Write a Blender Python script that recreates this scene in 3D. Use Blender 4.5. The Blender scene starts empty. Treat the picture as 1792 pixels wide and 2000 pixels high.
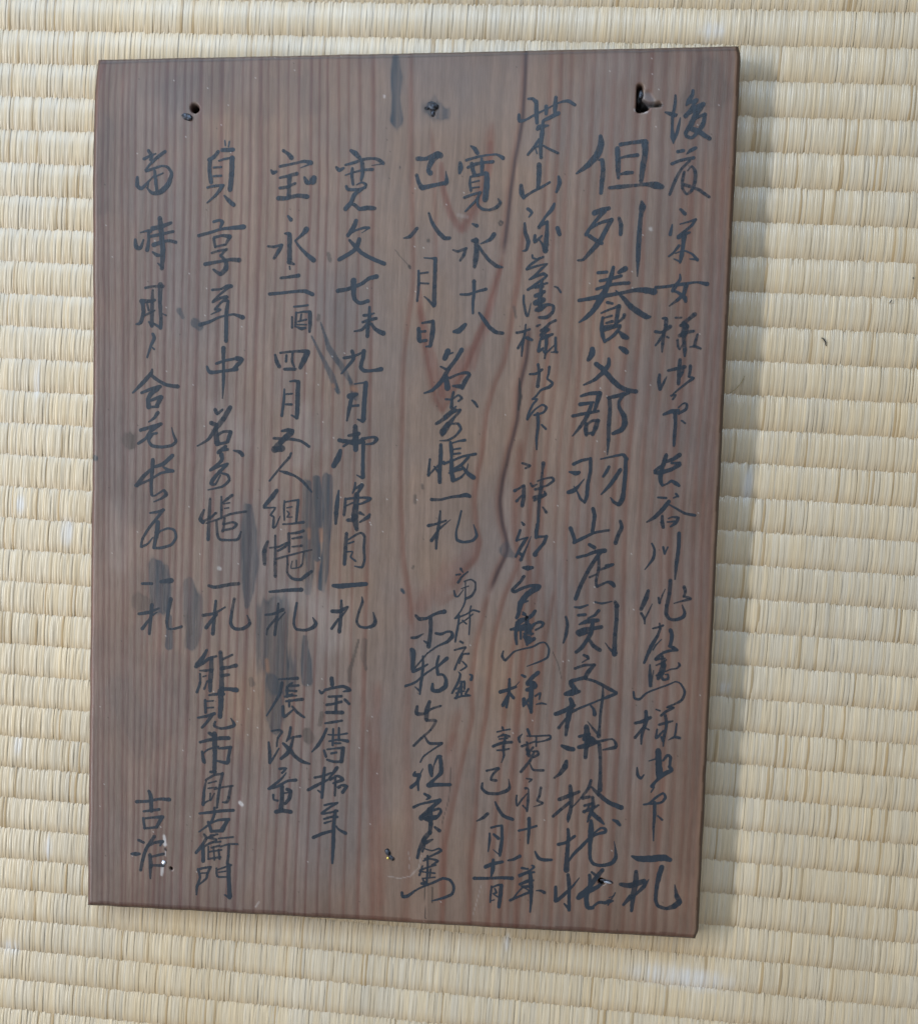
import bpy, math, random
import numpy as np
from mathutils import Matrix, Vector

scene = bpy.context.scene
rng = np.random.default_rng(11)
random.seed(7)

# ---------------------------------------------------------------- camera
cam_data = bpy.data.cameras.new("camera")
cam = bpy.data.objects.new("camera", cam_data)
scene.collection.objects.link(cam)
CM = [[0.9918302, -0.0767165, 0.101919, 0.2058478], [0.0689659, 0.9946032, 0.0775122, -0.2516818], [-0.1073155, -0.06985, 0.9917683, 0.5552635]]
cam.matrix_world = Matrix(CM + [[0, 0, 0, 1]])
cam_data.sensor_fit = 'HORIZONTAL'
cam_data.sensor_width = 36.0
cam_data.lens = 36.0 * 2335.433 / 1792
cam_data.shift_x = (896 - 709.957) / 1792
cam_data.shift_y = (1350.801 - 1000) / 1792
cam_data.clip_start = 0.01
cam_data.clip_end = 50
scene.camera = cam

# ---------------------------------------------------------------- light
scene.view_settings.view_transform = 'Standard'
scene.view_settings.look = 'None'
scene.view_settings.exposure = -0.06
scene.cycles.transparent_max_bounces = 64      # many thin layers of ink overlap
scene.view_settings.gamma = 1.0
world = bpy.data.worlds.new("World")
scene.world = world
world.use_nodes = True
bg = world.node_tree.nodes['Background']
bg.inputs[0].default_value = (1.0, 0.94, 0.86, 1)      # light bounced round the room
bg.inputs[1].default_value = 0.29


def area(name, loc, target, sx, sy, power, col):
    d = bpy.data.lights.new(name, 'AREA')
    d.shape = 'RECTANGLE'
    d.size, d.size_y = sx, sy
    d.energy = power
    d.color = col
    o = bpy.data.objects.new(name, d)
    scene.collection.objects.link(o)
    o.location = loc
    z = (Vector(loc) - Vector(target)).normalized()
    x = Vector((0, 1, 0)).cross(z).normalized() if abs(z.y) < 0.95 else Vector((1, 0, 0))
    y = z.cross(x)
    o.matrix_world = Matrix(((x.x, y.x, z.x, loc[0]), (x.y, y.y, z.y, loc[1]), (x.z, y.z, z.z, loc[2]), (0, 0, 0, 1)))
    return o


CT = (0.16, -0.2, 0.0)
area("window_light", (-0.45, 1.9, 0.85), CT, 1.8, 0.9, 10.0, (0.74, 0.87, 1.0))
area("added_sheen_light", (-0.35, 1.12, 1.42), CT, 1.8, 0.6, 20.0, (0.56, 0.76, 1.0))  # added lamp, brings a bluish sheen to board top and ridges
area("ceiling_tube_light", (-1.40, -0.25, 1.18), CT, 0.13, 1.7, 38.0, (0.97, 0.985, 1.0))
area("room_light", (1.5, -1.3, 1.6), CT, 1.6, 1.6, 2.0, (1.0, 0.95, 0.88))

# ---------------------------------------------------------------- helpers
COL = scene.collection


def link(o, parent=None):
    COL.objects.link(o)
    if parent is not None:
        o.parent = parent
    return o


def tag(o, label=None, category=None, kind=None, group=None):
    if label: o['label'] = label
    if category: o['category'] = category
    if kind: o['kind'] = kind
    if group: o['group'] = group
    return o


def np_mesh(name, verts, faces, colors=None, smooth=True):
    verts = np.asarray(verts, np.float32)
    faces = np.asarray(faces, np.int32)
    me = bpy.data.meshes.new(name)
    n = faces.shape[1]
    me.vertices.add(len(verts))
    me.vertices.foreach_set('co', verts.ravel())
    me.loops.add(faces.size)
    me.loops.foreach_set('vertex_index', faces.ravel())
    me.polygons.add(len(faces))
    me.polygons.foreach_set('loop_start', np.arange(0, faces.size, n, dtype=np.int32))
    me.polygons.foreach_set('loop_total', np.full(len(faces), n, np.int32))
    me.update(calc_edges=True)
    if smooth:
        me.polygons.foreach_set('use_smooth', np.ones(len(faces), bool))
    if colors is not None:
        a = me.attributes.new('tint', 'FLOAT_COLOR', 'POINT')
        c = np.ones((len(verts), 4), np.float32)
        c[:, :3] = colors
        a.data.foreach_set('color', c.ravel())
    return me


def new_mat(name):
    m = bpy.data.materials.new(name)
    m.use_nodes = True
    nt = m.node_tree
    b = nt.nodes['Principled BSDF']
    return m, nt, b


def node(nt, t, **kw):
    n = nt.nodes.new(t)
    for k, v in kw.items():
        setattr(n, k, v)
    return n


def noise2(u, v, su, sv, seed, octaves=3):
    """smooth value noise, cell sizes su, sv (mm)"""
    out = np.zeros_like(u)
    amp, tot = 1.0, 0.0
    for o in range(octaves):
        r = np.random.default_rng(seed + o * 17)
        G = r.random((257, 257))
        x = u / su + 31.7
        y = v / sv + 57.3
        xi = np.floor(x).astype(int); yi = np.floor(y).astype(int)
        fx = x - xi; fy = y - yi
        fx = fx * fx * (3 - 2 * fx); fy = fy * fy * (3 - 2 * fy)
        a = G[yi % 257, xi % 257]; b = G[yi % 257, (xi + 1) % 257]
        c = G[(yi + 1) % 257, xi % 257]; d = G[(yi + 1) % 257, (xi + 1) % 257]
        out += amp * ((a * (1 - fx) + b * fx) * (1 - fy) + (c * (1 - fx) + d * fx) * fy)
        tot += amp
        amp *= 0.5; su *= 0.5; sv *= 0.5
    return out / tot


# ---------------------------------------------------------------- materials
# woven rush
rush, nt, b = new_mat("dry_rush")
at = node(nt, 'ShaderNodeAttribute', attribute_name='tint')
tc = node(nt, 'ShaderNodeTexCoord')
mp = node(nt, 'ShaderNodeMapping'); mp.inputs['Scale'].default_value = (1900, 120, 120)
ns = node(nt, 'ShaderNodeTexNoise'); ns.inputs['Scale'].default_value = 1.0; ns.inputs['Detail'].default_value = 3
rp = node(nt, 'ShaderNodeMapRange'); rp.inputs['To Min'].default_value = 0.84; rp.inputs['To Max'].default_value = 1.14
mx = node(nt, 'ShaderNodeVectorMath', operation='SCALE')
nt.links.new(tc.outputs['Object'], mp.inputs['Vector']); nt.links.new(mp.outputs[0], ns.inputs['Vector'])
nt.links.new(ns.outputs['Fac'], rp.inputs['Value']); nt.links.new(at.outputs['Color'], mx.inputs[0])
nt.links.new(rp.outputs[0], mx.inputs['Scale']); nt.links.new(mx.outputs[0], b.inputs['Base Color'])
b.inputs['Roughness'].default_value = 0.33
b.inputs['Specular IOR Level'].default_value = 0.75
bp = node(nt, 'ShaderNodeBump'); bp.inputs['Strength'].default_value = 0.35; bp.inputs['Distance'].default_value = 0.0002
nt.links.new(ns.outputs['Fac'], bp.inputs['Height']); nt.links.new(bp.outputs[0], b.inputs['Normal'])

underlay, nt, b = new_mat("underlay_straw")
b.inputs['Base Color'].default_value = (0.40, 0.31, 0.19, 1)
b.inputs['Roughness'].default_value = 0.8

# old wood: tint attribute carries rings, stains and wear; fine fibre on top
wood, nt, b = new_mat("aged_cedar")
at = node(nt, 'ShaderNodeAttribute', attribute_name='tint')
tc = node(nt, 'ShaderNodeTexCoord')
mp = node(nt, 'ShaderNodeMapping'); mp.inputs['Scale'].default_value = (2600, 130, 300)
ns = node(nt, 'ShaderNodeTexNoise'); ns.inputs['Scale'].default_value = 1.0; ns.inputs['Detail'].default_value = 4
rp = node(nt, 'ShaderNodeMapRange'); rp.inputs['To Min'].default_value = 0.78; rp.inputs['To Max'].default_value = 1.2
mx = node(nt, 'ShaderNodeVectorMath', operation='SCALE')
nt.links.new(tc.outputs['Object'], mp.inputs['Vector']); nt.links.new(mp.outputs[0], ns.inputs['Vector'])
nt.links.new(ns.outputs['Fac'], rp.inputs['Value']); nt.links.new(at.outputs['Color'], mx.inputs[0])
nt.links.new(rp.outputs[0], mx.inputs['Scale'])
mp2 = node(nt, 'ShaderNodeMapping'); mp2.inputs['Scale'].default_value = (420, 160, 300)
n2 = node(nt, 'ShaderNodeTexNoise'); n2.inputs['Scale'].default_value = 1.0; n2.inputs['Detail'].default_value = 5; n2.inputs['Roughness'].default_value = 0.7
r2 = node(nt, 'ShaderNodeMapRange'); r2.inputs['To Min'].default_value = 0.86; r2.inputs['To Max'].default_value = 1.14
m2 = node(nt, 'ShaderNodeVectorMath', operation='SCALE')
nt.links.new(tc.outputs['Object'], mp2.inputs['Vector']); nt.links.new(mp2.outputs[0], n2.inputs['Vector'])
nt.links.new(n2.outputs['Fac'], r2.inputs['Value']); nt.links.new(mx.outputs[0], m2.inputs[0]); nt.links.new(r2.outputs[0], m2.inputs['Scale'])
nt.links.new(m2.outputs[0], b.inputs['Base Color'])
rr = node(nt, 'ShaderNodeMapRange'); rr.inputs['To Min'].default_value = 0.36; rr.inputs['To Max'].default_value = 0.56
nt.links.new(n2.outputs['Fac'], rr.inputs['Value']); nt.links.new(rr.outputs[0], b.inputs['Roughness'])
b.inputs['Specular IOR Level'].default_value = 0.62
bp = node(nt, 'ShaderNodeBump'); bp.inputs['Strength'].default_value = 0.4; bp.inputs['Distance'].default_value = 0.0002
nt.links.new(ns.outputs['Fac'], bp.inputs['Height']); nt.links.new(bp.outputs[0], b.inputs['Normal'])

# brush ink, thinner where the fibre took less
ink, nt, b = new_mat("brush_ink")
tc = node(nt, 'ShaderNodeTexCoord')
mp = node(nt, 'ShaderNodeMapping'); mp.inputs['Scale'].default_value = (1000, 90, 300)
ns = node(nt, 'ShaderNodeTexNoise'); ns.inputs['Scale'].default_value = 1.0; ns.inputs['Detail'].default_value = 4
rp = node(nt, 'ShaderNodeMapRange'); rp.inputs['From Min'].default_value = 0.3; rp.inputs['From Max'].default_value = 0.62
rp.inputs['To Max'].default_value = 1.0
n2 = node(nt, 'ShaderNodeTexNoise'); n2.inputs['Scale'].default_value = 45.0; n2.inputs['Detail'].default_value = 3
r2 = node(nt, 'ShaderNodeMapRange'); r2.inputs['From Min'].default_value = 0.32; r2.inputs['From Max'].default_value = 0.6
r2.inputs['To Min'].default_value = 0.68; r2.inputs['To Max'].default_value = 1.06
oi = node(nt, 'ShaderNodeObjectInfo')
ro = node(nt, 'ShaderNodeMapRange'); ro.inputs['To Min'].default_value = 0.52; ro.inputs['To Max'].default_value = 0.84
nt.links.new(oi.outputs['Random'], ro.inputs['Value']); nt.links.new(ro.outputs[0], rp.inputs['To Min'])
ml = node(nt, 'ShaderNodeMath', operation='MULTIPLY'); ml.use_clamp = True
nt.links.new(tc.outputs['Object'], mp.inputs['Vector']); nt.links.new(mp.outputs[0], ns.inputs['Vector'])
nt.links.new(tc.outputs['Object'], n2.inputs['Vector'])
nt.links.new(ns.outputs['Fac'], rp.inputs['Value']); nt.links.new(n2.outputs['Fac'], r2.inputs['Value'])
nt.links.new(rp.outputs[0], ml.inputs[0]); nt.links.new(r2.outputs[0], ml.inputs[1]); nt.links.new(ml.outputs[0], b.inputs['Alpha'])
b.inputs['Base Color'].default_value = (0.011, 0.023, 0.040, 1)
b.inputs['Roughness'].default_value = 0.42
b.inputs['Specular IOR Level'].default_value = 0.75

iron, nt, b = new_mat("old_iron")
ns = node(nt, 'ShaderNodeTexNoise'); ns.inputs['Scale'].default_value = 900; ns.inputs['Detail'].default_value = 3
tc = node(nt, 'ShaderNodeTexCoord'); nt.links.new(tc.outputs['Object'], ns.inputs['Vector'])
cr = node(nt, 'ShaderNodeValToRGB'); cr.color_ramp.elements[0].color = (0.012, 0.012, 0.016, 1); cr.color_ramp.elements[1].color = (0.10, 0.12, 0.16, 1)
cr.color_ramp.elements[0].position = 0.42; cr.color_ramp.elements[1].position = 0.7
nt.links.new(ns.outputs['Fac'], cr.inputs[0]); nt.links.new(cr.outputs[0], b.inputs['Base Color'])
b.inputs['Metallic'].default_value = 0.4; b.inputs['Roughness'].default_value = 0.5

bright, nt, b = new_mat("bright_metal")
b.inputs['Base Color'].default_value = (0.42, 0.46, 0.54, 1); b.inputs['Metallic'].default_value = 0.6; b.inputs['Roughness'].default_value = 0.3
brass, nt, b = new_mat("brass_fleck")
b.inputs['Base Color'].default_value = (0.75, 0.62, 0.15, 1); b.inputs['Metallic'].default_value = 0.4; b.inputs['Roughness'].default_value = 0.35
lint, nt, b = new_mat("dark_lint")
b.inputs['Base Color'].default_value = (0.02, 0.02, 0.02, 1); b.inputs['Roughness'].default_value = 0.7
pale, nt, b = new_mat("pale_straw")
b.inputs['Base Color'].default_value = (0.33, 0.27, 0.13, 1); b.inputs['Roughness'].default_value = 0.5

# ---------------------------------------------------------------- board geometry data (mm)
BW, BH, BX, BY, BA, TOP = [283.607, 388.463, 9.167, -17.75, 0.042, 14.0]
CA, SA = math.cos(BA), math.sin(BA)


def board_to_world(u, v):
    return BX + u * CA + v * SA, BY + u * SA - v * CA


# ---------------------------------------------------------------- woven rush floor
floor = tag(bpy.data.objects.new("tatami_floor", None), kind='structure')
link(floor)
PITCH, ROW = 0.92, 15.0
NA, NC = 9, 5
X0, X1 = -130.0, 440.0
R0, R1 = -5, 36
tt = np.linspace(-1, 1, NA)
cc = np.linspace(-1, 1, NC)
wprof = np.clip(1 - np.abs(tt) ** 5, 0, 1) ** 0.8
zprof = np.clip(1 - np.abs(tt) ** 2.0, 0, 1)
PATCH = [((2.0, -230.2), 3.2, 6.5), ((314.4, -189.7), 2.2, 8), ((312.6, -280.6), 2.4, 3), ((298.1, -415.4), 17, 5.2), ((314.4, -416.2), 14, 5),
         ((-16.1, -433.8), 5, 4), ((0.8, -382.5), 2.2, 6), ((-16.2, -160.3), 1.6, 9), ((-21.4, -218.3), 3, 4), ((281.3, 5.3), 6, 3), ((224.4, -407.1), 1.5, 4), ((-17.1, -333.8), 2, 5)]
straw_a = np.array([0.560, 0.484, 0.355])
for r in range(R0, R1):
    yc = -(r + 0.5) * ROW + ROW      # rows run across the mat
    yc = -(r - 0.5) * ROW
    n = int((X1 - X0) / PITCH)
    xs = X0 + (np.arange(n) + (0.5 if r % 2 else 0.0)) * PITCH + rng.normal(0, 0.09, n)
    # leave out what the board hides completely
    du = (xs - BX) * CA + (yc - BY) * SA
    dv = (xs - BX) * SA - (yc - BY) * CA
    keep = ~((du > 25) & (du < BW - 25) & (dv > 25) & (dv < BH - 25))
    xs = xs[keep]; n = len(xs)
    wid = PITCH * 1.14 * rng.uniform(0.88, 1.15, n)
    ln = (ROW / 2 + 1.9) * rng.uniform(0.93, 1.06, n)
    ht = rng.uniform(0.90, 1.10, n)
    lean = rng.normal(0, 0.035, n)
    yoff = rng.normal(0, 0.15, n)
    lift = rng.normal(0, 0.03, n)
    T, Cc = np.meshgrid(tt, cc, indexing='ij')
    WP = np.repeat(wprof[:, None], NC, 1); ZP = np.repeat(zprof[:, None], NC, 1)
    X = xs[:, None, None] + Cc[None] * WP[None] * wid[:, None, None] * 0.5 * 1.12 + lean[:, None, None] * T[None]
    Y = yc + yoff[:, None, None] + T[None] * ln[:, None, None]
    arch = np.sqrt(np.clip(1 - (Cc[None] * 0.96) ** 2, 0, 1))
    Z = -0.6 + ZP[None] * 1.65 * ht[:, None, None] + arch * 0.085 * (0.35 + 0.65 * WP[None]) + lift[:, None, None] * ZP[None]
    V = np.stack([X, Y, Z], -1).reshape(-1, 3) / 1000.0
    base = (np.arange(n) * NA * NC)[:, None, None]
    i = np.arange(NA - 1)[:, None]; j = np.arange(NC - 1)[None]
    a = i * NC + j
    F = np.stack([a, a + NC, a + NC + 1, a + 1], -1)[None] + base[..., None]
    F = F.reshape(-1, 4)
    # colour of each stalk
    k = rng.random(n)
    tone = rng.normal(1.0, 0.038, n)
    col = straw_a[None] * tone[:, None]
    warm = rng.random(n)[:, None]
    col = col * (1 + (warm - 0.5) * np.array([0.05, -0.02, -0.16])[None])
    dark = (k < 0.03)[:, None]
    col = np.where(dark, col * np.array([0.74, 0.66, 0.54])[None], col)
    pl = (k > 0.9)[:, None]
    col = np.where(pl, col * 1.10, col)
    lf = noise2(xs, np.full(n, yc), 38, 55, 5)
    col = col * (0.90 + 0.2 * lf)[:, None]
    gr = noise2(xs, np.full(n, yc + 300.0), 60, 90, 9)
    col = col * (1 + (gr[:, None] - 0.5) * np.array([-0.06, 0.0, 0.12])[None])
    C = np.repeat(col[:, None], NA * NC, 1).reshape(n, NA, NC, 3)
    wear_shade = np.where(tt < 0, np.clip(-tt - 0.25, 0, 1) / 0.75, np.clip(tt - 0.75, 0, 1) / 0.25)  # browned row ends: wear plus slope shade put into the colour
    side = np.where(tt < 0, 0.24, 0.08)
    C = C * (1 - (wear_shade * side)[None, :, None, None] * np.array([0.6, 0.9, 1.25])[None, None, None])
    for (px, py), ra, rb in PATCH:       # whitened worn spots
        d = np.exp(-(((X - px) / ra) ** 2 + ((Y - py) / rb) ** 2) ** 2)
        d = (d * rng.uniform(0.2, 1.0, n)[:, None, None])[..., None] * 0.75
        C = C * (1 - d) + np.array([0.66, 0.68, 0.70]) * d
    # backing strip added under the stalks to lighten the dark gaps
    if n > 1:
        order = np.argsort(xs); xo = xs[order]; gap = np.diff(xo)
        bx_ = np.repeat(xo[:, None], NA, 1); by_ = yc + np.repeat((tt * (ROW / 2 + 1.2))[None], n, 0)
        bz_ = -0.6 + np.repeat((zprof * 1.36 + 0.0)[None], n, 0) - 0.10
        Vb = np.stack([bx_, by_, bz_], -1).reshape(-1, 3) / 1000.0
        q0 = len(V) + np.arange(n - 1)[:, None] * NA + np.arange(NA - 1)[None]
        Fb = np.stack([q0, q0 + NA, q0 + NA + 1, q0 + 1], -1)[gap < 5].reshape(-1, 4)
        V = np.concatenate([V, Vb]); F = np.concatenate([F, Fb])
        C = np.concatenate([C.reshape(-1, 3), np.repeat(straw_a[None] * np.array([0.86, 0.82, 0.74]), n * NA, 0)])
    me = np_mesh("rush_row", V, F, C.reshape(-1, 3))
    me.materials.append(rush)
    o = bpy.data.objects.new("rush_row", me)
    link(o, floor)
me = np_mesh("underlay", [(-0.6, -1.0, -0.0004), (0.9, -1.0, -0.0004), (0.9, 0.5, -0.0004), (-0.6, 0.5, -0.0004)], [(0, 1, 2, 3)], smooth=False)
me.materials.append(underlay)
link(bpy.data.objects.new("underlay", me), floor)

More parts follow.
